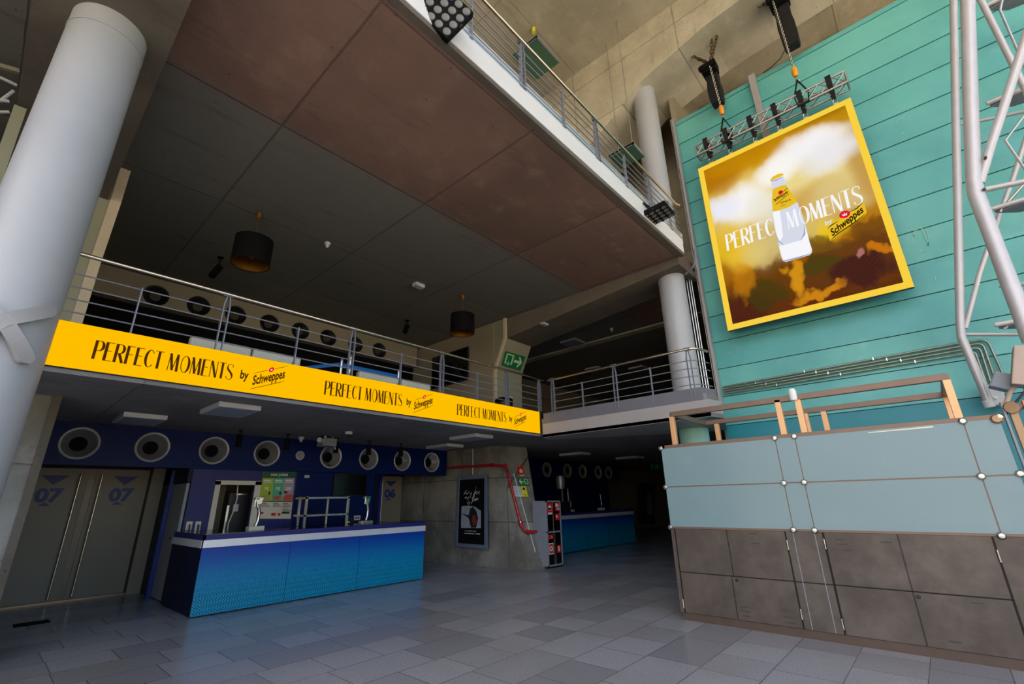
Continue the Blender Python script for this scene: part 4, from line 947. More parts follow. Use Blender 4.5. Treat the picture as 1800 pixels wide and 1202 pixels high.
# lower soffit fittings
zl = dict(Z=2.97)
i = 0
for pxl, lab in (((424,752), 'over the third and fourth vents'), ((506,768), 'beside the small round disc'), ((592,776), 'in front of the fifth vent'), ((649,780), 'in front of the sixth vent'), ((705,785), 'in front of the seventh vent')):
    p = P(*pxl, Y=9.8); p.z = 2.97; root = thing('track_spotlight', 'black can spotlight ' + lab, 'spotlight', p, 'black can spotlights under the soffit')
    MB().tube([p, p-Vector((0,0,.10))], .01, 8).box(p.x-.03, p.x+.03, p.y-.03, p.y+.03, p.z-.02, p.z).build('stem', M['matte'], root)
    MB().tube([p-Vector((0,0,.09)), p-Vector((0,0,.32))], .055, 20).build('can', M['matte'], root, smooth=True)
dome('dome_camera', (613,759), zl, .075, 'white dome camera under the banner soffit', 'security camera')
dome('smoke_detector', (530,768), zl, .06, 'small white detector under the soffit beside projector', 'smoke detector')
p = P(572,766, Z=2.97); root = thing('video_projector', 'grey projector box with white arm under the soffit', 'projector', p)
MB().box(p.x-.1, p.x+.2, p.y-.15, p.y+.15, p.z-.22, p.z-.06).build('body', M['cab'], root, bevel=.01)
MB().tube([p, p-Vector((0,0,.08))], .02, 8).tube([p+Vector((.16,0,0)), p+Vector((.2,-.1,-.28))], .012, 8).build('bracket', M['whitesign'], root)
MB().tube([p+Vector((-.1,-.1,-.12)), p+Vector((-.22,-.2,-.12))], .05, 16).build('lens', M['lightbody'], root, smooth=True)
# ================================================================== bar counters
def counter(x0, x1, y0, y1, label, ztop=1.165, side=True):
    root = thing('bar_counter', label, 'bar counter', ((x0+x1)/2,y0,0))
    D = .72
    MB().box(x0, x1, y0, y0+.03, .02, .98).build('front_panel', M['counter'], root, label='blue front panel fading to patterned turquoise')
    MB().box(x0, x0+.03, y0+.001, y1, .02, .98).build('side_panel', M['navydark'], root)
    mb = MB().box(x0+.03, x1-.02, y0+.03, y0+D-.05, .02, .97)
    if side: mb.box(x0+.03, x0+D-.05, y0+D-.05, y1-.01, .02, .97)
    mb.build('body', M['navydark'], root)
    mb = MB().box(x0-.02, x1+.01, y0-.025, y0+.0, .975, 1.085)
    if side: mb.box(x0-.025, x0, y0-.025, y1, .975, 1.085)
    else: mb.box(x0-.025, x0, y0-.025, y0+D, .975, 1.085)
    mb.build('silver_trim', M['trim'], root, label='silver metal edge band')
    mb = MB().box(x0, x1, y0, y0+.03, 1.08, ztop)
    if side: mb.box(x0, x0+.03, y0, y1, 1.08, ztop)
    mb.build('navy_edge', M['navylite'], root)
    mb = MB().box(x0+.005, x1, y0+.012, y0+D, ztop-.02, ztop+.008)
    if side: mb.box(x0+.005, x0+D, y0+D, y1, ztop-.02, ztop+.008)
    mb.build('worktop', M['blackglass'], root, label='glossy black worktop')
    mb = MB()
    for k in (x0+1.38, x0+2.75): mb.box(k, k+.004, y0-.004, y0, .02, .98)
    mb.build('panel_joint', M['navydark'], root)
    return root
counter(2.56, 6.9, 8.88, 10.56, 'long blue patterned bar counter under the yellow banner')
counter(12.35, 17.0, 9.1, 10.5, 'dim blue bar counter deep in the dark passage')
def tap(x, y, z, label, badge):
    root = thing('beer_tap', label, 'beer tap', (x,y,z), 'beer taps on the bars')
    MB().box(x-.13, x+.13, y-.08, y+.08, z, z+.07).build('drip_base', M['sofa'] if not badge else M['chrome'], root, bevel=.006)
    MB().tube([(x,y,z+.07),(x+.03,y,z+.16),(x+.035,y,z+.28),(x+.005,y,z+.40),(x,y,z+.44)], [.03,.024,.024,.034,.045], 18).build('column', M['chrome'], root, smooth=True)
    MB().prism([(x-.03,y-.03,z+.38),(x+.03,y-.03,z+.38),(x+.07,y-.03,z+.56),(x-.07,y-.03,z+.56)], (0,.06,0)).build('tap_head', M['chrome'], root, bevel=.008)
    MB().tube([(x-.01,y-.02,z+.53),(x-.12,y-.05,z+.53)], .012, 8).tube([(x-.07,y-.04,z+.54),(x-.08,y-.05,z+.40)], .012, 8).build('spout', M['chrome'], root, smooth=True)
    if badge: MB().box(x-.055, x+.055, y-.036, y-.03, z+.50, z+.55).build('badge', M['greensign'], root, label='green badge')
    return root
tap(3.46, 9.3, 1.172, 'tall chrome beer tap in front of the menu board', False); tap(5.66, 9.3, 1.172, 'chrome beer tap with green badge below the black television', True)
tap(13.45, 9.5, 1.172, 'dim chrome beer tap on the dark bar, nearer fire cabinet', False); tap(15.4, 9.5, 1.172, 'dim chrome beer tap on the dark bar, farther along', False)
# shelf rack
sr = thing('shelf_rack', 'steel shelf rack standing on the bar worktop', 'shelf rack', (4.88,9.75,1.17))
for (x, y) in ((4.43,9.5),(5.33,9.5),(4.50,9.95),(5.10,9.95)): MB().box(x-.02, x+.02, y-.02, y+.02, 1.174, 1.735).build('upright', M['chrome'], sr)
for z in (1.36, 1.69): MB().box(4.41, 5.35, 9.48, 9.97, z, z+.035).build('shelf', M['chrome'], sr)
struct(MB().box(4.3, 6.6, 9.62, 10.1, 0, 1.165).build('wall_back_counter', M['navydark']))
# menu board
q = quad([(463,829),(519.5,829),(511,911.5),(453,911.5)], .0, Y=10.56); f = qmap(q)
me_ = thing('menu_board', 'pizza menu board with green header and three price columns', 'menu', (q[3]+q[2])/2)
MB().prism(q, (0,.02,0)).build('board', M['outlet'], me_)
g_ = dict(a=plain('menu_dark_green', (16,84,44), .5, var=.03), b=plain('menu_lime', (164,190,20), .5, var=.03), c=plain('menu_mint', (80,176,130), .5, var=.03), d=plain('menu_mauve', (178,150,168), .5, var=.03), e=plain('menu_pizza', (196,80,40), .6, var=.3, scale=40), h=plain('menu_dough', (176,150,84), .6, var=.3, scale=30), k=plain('menu_ink', (40,40,34), .6, var=.02), w=M['whitesign'], r=M['redsign'])
mb = MB(); sx = 1.0
mb.use(g_['a']); put(mb, rect2(0, .86, 1, 1), f, 1, 1, 0, 0, 0, .002)
for k_, x0 in (('b',0),('c',.335),('d',.67)): mb.use(g_[k_]); put(mb, rect2(x0, .375, x0+.33, .86), f, 1, 1, 0, 0, 0, .002)
mb.use(g_['w']); text_in(mb, 'PAPA JOHNS', f, .24, .905, .055, .52, .03, .004)
for x0, t_ in ((.09,'7€'),(.43,'7€'),(.73,'28€')): text_in(mb, t_, f, x0, .60, .075, .13 if len(t_) == 2 else .2, .03, .004)
for x0 in (.04,.38,.71):
    put(mb, rect2(x0, .80, x0+.22, .825)+rect2(x0, .765, x0+.25, .785), f, 1, 1, 0, 0, 0, .004)
mb.use(g_['h']); put(mb, disc2(.165,.45,.13,.055), f, 1, 1, 0, 0, 0, .004)
mb.use(g_['e']); put(mb, disc2(.50,.44,.12,.045)+[[(.68,.385),(.99,.385),(.99,.50),(.80,.52),(.68,.46)]], f, 1, 1, 0, 0, 0, .004)
mb.use(g_['k']); put(mb, rect2(.22,.50,.28,.57)+rect2(.55,.50,.61,.57)+rect2(.70,.53,.80,.58)+rect2(.02,.352,.98,.372), f, 1, 1, 0, 0, 0, .006)
for x0, n_ in ((.05,3),(.40,3),(.70,7)):
    for j in range(n_): put(mb, rect2(x0, .315-j*.032, x0+.16+.06*((j*7) % 3), .326-j*.032), f, 1, 1, 0, 0, 0, .004)
mb.use(g_['r']); put(mb, disc2(.1,.12,.05,.025)+rect2(.38,.06,.52,.12)+disc2(.62,.09,.045,.03), f, 1, 1, 0, 0, 0, .004)
mb.use(g_['a']); put(mb, rect2(.70,.10,.94,.145), f, 1, 1, 0, 0, 0, .004)
mb.build('print', None, me_)
# sockets, sensor, small boxes
for (x0, y0), (x1, y1), lab in (((325,932),(339,916),'white socket plate with black plug, nearer the side door'), ((341,932),(354,916),'white socket plate with black plug, nearer the serving hatch')):
    a, b = P(x0, y0, Y=10.6), P(x1, y1, Y=10.6); s = thing('wall_socket', lab, 'socket', (a.x,10.6,a.z), 'white sockets above the bar')
    MB().box(a.x, b.x, 10.585, 10.6, a.z, b.z).build('plate', M['outlet'], s, bevel=.004)
    m_ = (a.x+b.x)/2; MB().tube([(m_,10.585,a.z+.09),(m_,10.55,a.z+.09),(m_,10.54,1.18)], .014, 8).build('plug', M['black'], s, smooth=True)
small('wall_sensor', (540,835), dict(Y=10.58), (.11,.03,.06), 'small white box on the blue wall over the shelf rack', 'sensor')
p = P(628,910,Y=10.6); s = thing('wall_socket', 'cream double socket beside the green-badged tap', 'socket', (p.x,10.6,p.z))
MB().box(p.x-.08, p.x+.08, 10.6, 10.62, p.z-.05, p.z+.05).build('plate', M['outlet'], s); MB().box(p.x-.05, p.x-.01, 10.59, 10.6, p.z-.02, p.z+.02).box(p.x+.01, p.x+.05, 10.59, 10.6, p.z-.02, p.z+.02).build('outlets', M['black'], s)
tag(MB().use(M['black']).box(5.42, 5.62, 9.7, 9.85, 1.172, 1.29).use(M['whitesign']).box(5.45, 5.52, 9.695, 9.70, 1.20, 1.22).build('card_terminal', M['black'], loc=(5.52,9.77,1.165), bevel=.01), 'small black terminal on the bar beside the shelf rack', 'terminal')
tv = thing('wall_television', 'black television on the dark blue bar wall', 'television', (5.95,10.6,1.75))
MB().box(5.52, 6.37, 10.54, 10.60, 1.75, 2.265).build('casing', M['black'], tv, bevel=.006); MB().box(5.54, 6.35, 10.536, 10.542, 1.77, 2.25).build('screen', M['blackglass'], tv)
struct(MB().box(3.17, 3.50, 11.3, 11.35, 0, 2.3).build('wall_kitchen_inner', M['kitchen']))
rk = thing('kitchen_rack', 'dark appliance rack seen through the serving hatch', 'rack', (3.72,11.2,0))
MB().box(3.50, 3.95, 11.0, 11.4, .0, 1.85).build('body', M['black'], rk, bevel=.01); MB().box(3.62, 3.86, 10.985, 11.0, 1.80, 1.83).box(3.48, 3.52, 10.97, 11.0, .9, 1.6).build('edge_strip', M['chrome'], rk); MB().box(3.60, 3.70, 10.99, 11.0, 1.48, 1.62).build('label_plate', M['lightbody'], rk)
tag(MB().tube([P(419,835,Y=10.9)+Vector((0,0,.75)), P(418,852,Y=10.9), P(417,875,Y=10.9), P(412,895,Y=10.9), P(402,918,Y=10.9), P(399,935,Y=10.9)], .012, 8).build('hanging_cable', M['outlet'], loc=P(418,852,Y=10.9)), 'pale cable hanging inside the serving hatch', 'cable')
# ================================================================== concrete wall things
X = 8.965
def fw(u, v, off=0.0): return Vector((X-off, u, v))
q = quad([(805,838),(858,834),(858.5,965),(801,960)], .02, X=8.99); f = qmap(q)
po = thing('poster_frame', 'tall black poster in a blue-grey snap frame on the concrete wall', 'poster', (q[2]+q[3])/2)
def q3(x0, y0, x1, y1, off): return [f(x0,y1,off), f(x1,y1,off), f(x1,y0,off), f(x0,y0,off)]
MB().prism(q3(0,0,1,1,0), (.02,0,0)).build('back_board', M['matte'], po)
mb = MB()
for a in ((0,0,.09,1),(.91,0,1,1),(.09,0,.91,.05),(.09,.95,.91,1)): mb.prism(q3(*a, .02), (.02,0,0))
mb.build('snap_frame', M['posterframe'], po, bevel=.004)
MB().prism(q3(.09,.05,.91,.95,.006), (.005,0,0)).build('sheet', M['poster'], po)
mb = MB().use(plain('poster_pale_print', (150,158,170), .6, var=.25, scale=9)); put(mb, [[(.18,.26),(.80,.27),(.80,.50),(.62,.555),(.40,.575),(.18,.565)]], f, 1, 1, 0, 0, 0, .008)
mb.use(plain('poster_dark_figure', (26,26,32), .6, var=.2)); put(mb, [[(.50,.27),(.66,.27),(.72,.40),(.66,.50),(.55,.56),(.46,.53),(.42,.44),(.20,.46),(.42,.40)]], f, 1, 1, 0, 0, 0, .010)
mb.use(plain('poster_red_figure', (120,40,34), .6, var=.2)); put(mb, [[(.57,.30),(.66,.31),(.68,.38),(.62,.45),(.54,.43),(.53,.36)]], f, 1, 1, 0, 0, 0, .012)
mb.use(M['whitesign'])
for st_ in ([(.24,.73),(.34,.80),(.26,.76),(.36,.74),(.42,.78)], [(.44,.74),(.50,.76),(.46,.68)], [(.52,.66),(.66,.84),(.58,.72)], [(.60,.74),(.68,.78),(.66,.73),(.76,.77),(.74,.72)], [(.28,.68),(.34,.70),(.36,.66),(.42,.70)], [(.50,.60),(.60,.72),(.56,.64),(.68,.68)], [(.60,.64),(.72,.67)], [(.36,.60),(.42,.64),(.40,.59),(.46,.62)]):
    put(mb, ribbon(st_, .011), f, 1, 1, 0, 0, 0, .008)
text_in(mb, '21 MARZO 2023', f, .30, .215, .016, .36, .0, .008); put(mb, rect2(.30,.185,.62,.192)+rect2(.66,.185,.78,.195), f, 1, 1, 0, 0, 0, .008)
mb.build('print', None, po)
# pillar end face
_A = Vector((9.16,7.78,0)); _B = Vector((9.03,8.68,2.97)); _D = Vector((9.62,7.62,0)); _n = (_B-_A).cross(_D-_A).normalized()
if _n.y > 0: _n = -_n
kp = dict(N=tuple(_n), O=tuple(_A+_n*.02)); KP2 = dict(N=tuple(_n), O=tuple(_A+_n*.07))
pts = [Vector((8.93,10.78,2.50)), Vector((8.93,8.75,2.47)), P(888,819,X=8.93), P(893,830,**KP2), P(903,872,**KP2), P(916,922,**KP2), P(921,932,**KP2), P(929,935,**KP2), P(946,933.5,**KP2)]
rp = thing('fire_pipe', 'red fire water pipe along the concrete wall down to the cabinet', 'pipe', pts[0])
MB().tube(pts, .035, 14).build('pipe_run', M['red'], rp, smooth=True)
mb = MB()
for i, j in ((1,2),(2,3),(5,6),(7,8)):
    c = pts[i]; d = (pts[j]-c).normalized(); mb.tube([c-d*.05, c+d*.05], .05, 14)
c = pts[0].lerp(pts[1], .45); mb.tube([c, c+Vector((0,-.06,0))], .05, 14)
mb.build('coupling', M['red'], rp, smooth=True)
mb = MB()
for t_, (i, j) in ((.3,(3,4)),(.0,(5,6)),(.9,(4,5))):
    c = pts[i].lerp(pts[j], t_); d = (pts[j]-pts[i]).normalized(); mb.tube([c, c+d*.02], .043, 14)
mb.build('pipe_clip', M['chrome'], rp, smooth=True)
cb = [P(903,832,**kp), P(941,970,**kp)]
tag(MB().tube(cb, .010, 8).build('wall_conduit', M['whitesign'], loc=cb[1]), 'thin white conduit running slantwise beside the red pipe', 'conduit')
cb = [Vector((8.93,P(831,798,X=8.93).y,2.95)), P(831,834,X=8.93)]
tag(MB().tube(cb, .012, 8).build('wall_conduit', M['outlet'], loc=cb[1]), 'thin cream conduit dropping to the poster frame', 'conduit')
def sign(name, corners, base, label, cat, fn, k=kp):
    q = quad(corners, .004, **k); f = qmap(q); r = thing(name, label, cat, (q[2]+q[3])/2)
    n = (q[1]-q[0]).cross(q[3]-q[0]).normalized(); n = n if n.dot(CAM-q[0]) < 0 else -n
    MB().prism(q, n*.004).build('plate', M[base], r); mb = MB(); fn(mb, f); mb.build('marking', None, r); return r
sign('fire_sign', [(909,820),(919,820),(922.5,837),(912.5,837.5)], 'redsign', 'red fire alarm sign, topmost on the concrete wall end', 'sign', lambda mb, f: (mb.use(M['glow']), put(mb, disc2(.5,.55,.26,.2)+rect2(.1,.04,.9,.14)+rect2(.24,.38,.76,.5), f, 1, 1, 0, 0, 0, .003)))
def ex(mb, f): mb.use(M['glow']); arrow(mb, f, .08, .48, .5, .7, d=-1); door_picto(mb, f, .58, .92, .22, .88, .06)
sign('exit_sign', [(909,840),(928,840.5),(931,853.5),(913,853)], 'greensign', 'green exit sign with arrow on the concrete wall end', 'sign', ex)
sign('paper_notice', [(901,854),(914,855),(919,873),(905,872.5)], 'lightbody', 'white paper notice beside the yellow one', 'notice', lambda mb, f: (mb.use(M['cab']), put(mb, sum([rect2(.1, .85-j*.13, .85, .88-j*.13) for j in range(6)], []), f, 1, 1, 0, 0, 0, .003)))
sign('paper_notice', [(915,854.5),(924,854.5),(928.5,873),(919,873)], 'yellow', 'yellow paper notice under the green exit sign', 'notice', lambda mb, f: (mb.use(M['black']), put(mb, disc2(.5,.75,.22,.14)+rect2(.2,.15,.8,.2), f, 1, 1, 0, 0, 0, .003)))
# fire cabinet
fc = thing('fire_cabinet', 'tall grey fire hose cabinet with red contents beside concrete wall', 'cabinet', (9.85,7.5,0))
MB().box(9.55, 10.15, 7.50, 7.92, .05, 1.55).build('body', M['cab'], fc, bevel=.008)
mb = MB(); y = 7.47
mb.box(9.55, 9.585, y, 7.50, .05, 1.55).box(10.115, 10.15, y, 7.50, .05, 1.55).box(9.55, 10.15, y, 7.50, .05, .085).box(9.55, 10.15, y, 7.50, 1.515, 1.55).box(9.55, 10.15, y, 7.50, .80, .835)
mb.build('door_frame', M['cab'], fc)
for z0_, z1_ in ((.085,.80),(.835,1.515)):
    d = MB().box(9.585, 10.115, 7.485, 7.50, z0_, z1_).build('door', M['blackglass'], fc, label='dark glazed door')
    MB().box(9.83, 9.90, 7.478, 7.486, z0_, z1_).build('steel_strip', M['chrome'], d)
ff = lambda u, v, off=0.0: Vector((u, 7.484-off, v))
def sym(rects, lab, extra=()):
    m_ = MB().use(M['redsign']); put(m_, rects, ff, 1, 1, 0, 0, 0, .006)
    for mat_, pl_, of_ in extra: m_.use(M[mat_]); put(m_, pl_, ff, 1, 1, 0, 0, 0, of_)
    m_.build('fire_symbol', None, fc, label=lab)
sym(rect2(9.60,1.22,9.80,1.50), 'red fire alarm symbol', [('whitesign', disc2(9.70,1.38,.065)+rect2(9.635,1.33,9.765,1.38)+rect2(9.62,1.23,9.78,1.27), .010)])
sym(rect2(9.92,1.30,10.10,1.50), 'red fire hose symbol', [('whitesign', rect2(9.94,1.40,10.02,1.48)+rect2(9.98,1.33,10.08,1.36)+rect2(10.04,1.37,10.06,1.47), .010)])
sym(rect2(9.92,1.08,10.09,1.24), 'small red symbol', [('whitesign', rect2(9.94,1.14,10.0,1.2), .010)])
sym(rect2(9.60,.66,9.76,.76), 'red handle plate', [('whitesign', rect2(9.72,.68,9.75,.73), .010)])
sym(rect2(9.92,.33,10.08,.50), 'red block with white bar', [('whitesign', rect2(9.98,.36,10.02,.48), .010)])
sym(rect2(9.60,.32,9.78,.57), 'white-bordered red target symbol', [('whitesign', rect2(9.60,.32,9.78,.57), .008), ('redsign', rect2(9.615,.34,9.765,.55), .010), ('whitesign', disc2(9.69,.445,.055), .012), ('redsign', disc2(9.69,.445,.028), .014)])
# ================================================================== dark passage with second bar
mb = MB().use(M['navy']).box(12.3, 18.9, 10.62, 10.7, 2.28, 2.97)
struct(mb.build('wall_vent_fascia_far', None))
v2 = vent('round_vent', 13.68, 10.60, 2.60, .255, 'dim round vent, first over the dark bar', 'round vents over the dark bar', M['ring'], M['cone'], M['matte'], .012)
for i, x in enumerate((14.96,16.01,17.16,18.0)): dup(v2, (x,10.60,2.60), 'dim round vent, %s over the dark bar counting from concrete wall' % ordn[i+1])
v3 = vent('round_vent', 15.05, 12.54, 6.23, .255, 'pale round vent just right of the exit sign wall, first of four', 'round vents in the dark mezzanine hall', M['ring'], M['cone'], M['matte'], .012)
for i, x in enumerate((15.85,16.65,17.5)): dup(v3, (x,12.54,6.23), 'pale round vent, %s of four in the dark mezzanine hall' % ordn[i+1])
struct(MB().box(10.2, 18.5, 12.5, 12.56, 5.9, 6.55).build('wall_hall_fascia', M['olive']))
struct(MB().box(12.3, 18.9, 11.2, 11.25, 0, 2.97).build('wall_dark_bar', M['navy']))
q = quad([(1128,848),(1150,850),(1152,920),(1130,921)], .0, Y=12.3)
pd = thing('poster_frame', 'dim black poster frame at the end of the dark passage', 'poster', (q[2]+q[3])/2); MB().prism(q, (0,.32,0)).build('frame', M['black'], pd); f = qmap(q); mb = MB(); put(mb, [[(.35,.2),(.8,.25),(.75,.7),(.4,.75)]], f, 1, 1, 0, 0, 0, .005); mb.build('print', M['cab'], pd)
q = quad([(1146,815),(1164,815),(1164,826),(1146,826)], .0, Y=7.0)
eg = thing('exit_sign', 'small green hanging exit sign deep in the dark passage', 'sign', (q[2]+q[3])/2)
MB().prism(q, (0,.04,0)).build('board', M['greensign'], eg); f = qmap(q); mb = MB(); arrow(mb, f, .3, .6, .5, .6); mb.build('pictogram', M['glow'], eg)
a = (q[0]+q[1])/2; MB().tube([a, Vector((a.x,a.y,2.97))], .01, 6).build('hanger', M['alu'], eg)
ps = thing('drinks_dispenser', 'dim chrome dispenser standing behind the fire cabinet on dark bar', 'dispenser', (12.7,9.4,1.17))
MB().box(12.5, 13.05, 9.2, 9.55, 1.17, 1.55).build('body', M['black'], ps); [MB().tube([(x_,9.2,1.5),(x_,9.2,1.9)], .02, 8).build('column', M['chrome'], ps) for x_ in (12.62,12.95)]; MB().lathe([(0,1.9),(.12,1.9),(.15,2.15),(.13,2.3),(0,2.3)], (12.7,9.3,0), (0,0,1), 20).build('hopper', M['cone'], ps, smooth=True)
# ================================================================== kiosk
ko = thing('glass_kiosk', 'low kiosk with frosted aqua glass above stained steel doors', 'kiosk', (6.85,1.3,0))
YL, YA, YB, YC, YR = 3.09, 1.507, 1.28, -.306, -.585
XF, XB = 6.85, 8.36
zs = [1.175, 1.728, 2.292]
MB().box(XF+.02, XB, YR, YL-.015, .08, 1.17).build('cabinet_body', M['ss'], ko)
MB().box(XF+.05, XB, YR, YL-.04, 1.17, 2.27).build('inner_case', M['lgrey'], ko)
ys_ = [YL, YA, YB, YC, YR]
for zi in (0, 1):
    for i in range(4):
        MB().box(XF, XF+.012, ys_[i+1]+.006, ys_[i]-.006, zs[zi]+.008, zs[zi+1]-.008).build('glass_panel', M['frost'], ko)
for zi in (0, 1): MB().box(XF+.03, XB, YL-.012, YL, zs[zi]+.008, zs[zi+1]-.008).build('glass_panel', M['frost'], ko)
mb = MB()
for z in (1.728, 1.172): mb.box(XF+.006, XF+.02, YR, YL, z-.014, z+.014)
for y in (YA, YB, YC): mb.box(XF+.008, XF+.02, y-.009, y+.009, 1.17, 2.29)
mb.build('joint_strip', M['alubar'], ko)
MB().box(XF+.0, XF+.06, YR, YL, 2.285, 2.33).box(XF, XB, YL-.06, YL, 2.285, 2.33).box(XB-.06, XB, YR, YL, 2.285, 2.33).build('top_rail', M['alubar'], ko)
mb = MB()
for y, z in [(YL,2.292),(YL,1.728),(YL,1.175),(YA,2.292),(YA,1.728),(YA,1.175),(YB,2.292),(YB,1.728),(YB,1.175),(YC,2.292),(YC,1.728),(YC,1.165),(YR,2.3),(YR,1.74)]:
    c = (XF-.001, y, z); rb = MB().lathe([(0,-.03),(.022,-.028),(.036,-.012),(.038,0),(.014,.004),(.014,.02)], c, (1,0,0), 20).build('glass_bolt', M['chrome'], ko, smooth=True)
def sdoor(y0, y1, z0, z1): return MB().box(XF, XF+.02, y1+.006, y0-.006, z0, z1).build('steel_door', M['ss'], ko, bevel=.003)
for y0, y1 in ((3.03,2.312),(2.312,1.612),(1.20,.508),(.508,-.232)): sdoor(y0, y1, .60, 1.155)
for y0, y1 in ((3.03,2.34),(2.34,1.612),(1.20,.508),(.508,-.232)): sdoor(y0, y1, .095, .588)
MB().box(XF, XF+.02, 3.04, 3.09, .09, 1.16).build('steel_panel', M['ss'], ko)
for z0_, z1_ in ((.60,1.155),(.095,.588)): MB().box(XF-.002, XF+.02, 1.215, 1.598, z0_, z1_).build('steel_panel', M['ss'], ko)
MB().box(XF, XF+.02, YR, -.245, .095, 1.155).build('steel_panel', M['ss'], ko)
mb = MB()
for y in (3.035,1.605,1.207,-.238): mb.box(XF+.0, XF+.022, y-.005, y+.005, .09, 1.15)
mb.box(XF+.004, XF+.021, YR, YL-.05, .588, .60)
mb.build('dark_gap', M['darkgap'], ko)
mb = MB()
for y in (1.52,1.29): mb.box(XF-.006, XF, y-.004, y+.004, .1, 1.15)
mb.build('pale_bead', M['cab'], ko)
MB().box(XF+.015, XB, YR, YL-.02, 0, .09).build('plinth', M['plinth'], ko)
for y, z in ((3.035,.2),(1.605,.25),(1.207,.2),(1.605,1.0),(1.207,1.03),(-.238,.98)): MB().tube([(XF-.008,y,z-.055),(XF-.008,y,z+.055)], .008, 8).build('hinge', M['chrome'], ko)
for y in (2.28,.47): MB().lathe([(0,-.008),(.018,-.006),(.02,0)], (XF,y,.55), (1,0,0), 16).build('lock', M['black'], ko, smooth=True)
MB().hexa([(XF-.003,.52,2.252),(XF,.52,2.252),(XF,-.06,2.252),(XF-.003,-.06,2.252)], [(XF-.003,.52,2.262),(XF,.52,2.262),(XF,-.06,2.270),(XF-.003,-.06,2.270)]).build('tape_strip', M['outlet'], ko, label='pale tape strip on the upper glass')
# slots punched in the doors
mb = MB()
for (yy, zz) in ((2.0,1.12),(1.98,1.0),(2.23,.25),(2.23,.2),(2.23,.15),(1.78,.27),(1.76,.2),(1.74,.14),(1.05,1.08),(1.03,1.03),(1.0,.97),(.62,1.07),(1.36,.2),(1.34,.16),(.03,.60-.06),(.28,.17)):
    mb.box(XF-.0012, XF, yy-.05, yy+.05, zz-.007, zz+.007)
mb.build('scuff_marks', plain('rubbed_steel_mark', (62,56,52), .6, var=.1), ko)
# frame on top
fr_ = thing('tube_rack', 'brown square-tube steel rack standing on the kiosk top', 'rack', (7.6,1.3,2.33))
zt = 2.80; x0, x1 = 6.97, 8.30; yl, yr = 2.90, -.29
bars = [((x0,yl,zt),(x0,yr,zt)), ((x1,yl-.02,zt),(x1,yr,zt)), ((x0,yl,zt),(x1,yl-.02,zt)), ((x0,yr,zt),(x1,yr,zt))]
for a, b in bars: MB().bar(a, b, .07, .075).build('top_bar', M['alubar'], fr_, bevel=.004)
for (x, y) in ((x0,yl),(x0,1.41),(x0,1.175),(x0,yr),(x1,2.68),(x1,1.34),(x1,1.10),(x1,yr)): MB().box(x-.035, x+.035, y-.035, y+.035, 2.33, zt-.036 if (x, y) not in ((x0,1.41),) else zt).build('post', M['postlit'], fr_, bevel=.004)
tag(MB().lathe([(0,.12),(.03,.115),(.045,.09),(.048,0),(.04,-.04),(0,-.045)], (6.93,1.21,2.80), (0,0,1), 20).build('white_cap', M['whitesign'], loc=(6.93,1.21,2.80), smooth=True), 'white cup-shaped sensor on the top bar of the steel frame', 'sensor')
# facade mullions at the edge
for i, (y, x, m, w, lab) in enumerate(((-.635,6.86,'cab',.02,'slim silver facade mullion beside the kiosk glass'),(-.70,6.88,'bronze',.06,'bronze facade mullion nearest the kiosk'),(-.80,6.9,'copper',.03,'coppery facade strip between bronze mullions'),(-.88,6.9,'bronze',.07,'outer bronze facade mullion'))):
    tag(MB().box(x, x+.09, y-w/2, y+w/2, 0, 2.45).build('facade_mullion', M[m], loc=(x,y,0), bevel=.004), lab, 'mullion')
sp = thing('glass_clamp', 'round bronze clamp with black rods at the kiosk corner', 'clamp', P(1778,716,X=6.85))
c = P(1778,716,X=6.85); MB().lathe([(0,-.02),(.055,-.02),(.062,0),(.03,.02),(.03,.08),(0,.08)], c, (1,0,.2), 24).build('disc', M['bronze'], sp, smooth=True)
MB().tube([P(1760,738,X=6.9), c, P(1815,672,X=6.9)], .012, 8).build('rod', M['black'], sp, smooth=True); MB().tube([P(1788,722,X=6.95), P(1812,700,X=6.95)], .02, 8).build('strut', M['alu'], sp, smooth=True)
c = P(1752,736,X=6.84); tag(MB().lathe([(0,-.02),(.035,-.02),(.048,-.005),(.048,.02),(0,.03)], c, (1,0,0), 24).build('glass_clamp', M['bronze'], loc=c, smooth=True), 'oval bronze clamp on the kiosk top corner', 'clamp')
# ================================================================== conduits on the teal wall
def curve(pts, n=6):
    """round the corners of a polyline"""
    out = [pts[0]]
    for a, b, c in zip(pts[:-2], pts[1:-1], pts[2:]):
        r = min((b-a).length, (c-b).length)*.45; p, q = b+(a-b).normalized()*r, b+(c-b).normalized()*r
        for i in range(n+1): t = i/n; out.append(p*(1-t)**2+b*2*t*(1-t)+q*t*t)
    return out+[pts[-1]]
XC = 10.25
cz = [[(1700,600.5),(1735,596),(1762,655)], [(1700,607),(1727,603),(1748,662),(1757,692)], [(1700,613.5),(1722,611),(1738,660),(1750,702)], [(1700,621),(1714,619),(1727,655),(1742,700)]]
zl_ = [3.80,3.755,3.705,3.65]
names = ['topmost', 'second from top', 'third from top', 'lowest']
for i, (pp, z0_) in enumerate(zip(cz, zl_)):
    pts = [Vector((XC, 3.06, z0_-.0)), ]+[P(x, y, X=XC) for x, y in pp]
    cp_ = tag(MB().tube(curve(pts), .018, 10).build('conduit_pipe', M['galv'], loc=pts[0], smooth=True), 'galvanised conduit on the teal wall, %s of four, bending down at the end' % names[i], 'conduit', 'four conduits along the teal wall')
    for k_ in range(3): c_ = pts[0].lerp(pts[1], .12+.28*k_+.05*i); MB().box(c_.x-.022, c_.x+.04, c_.y-.008, c_.y+.008, c_.z-.022, c_.z+.03).build('pipe_clip', M['chrome'], cp_)
mb = MB()
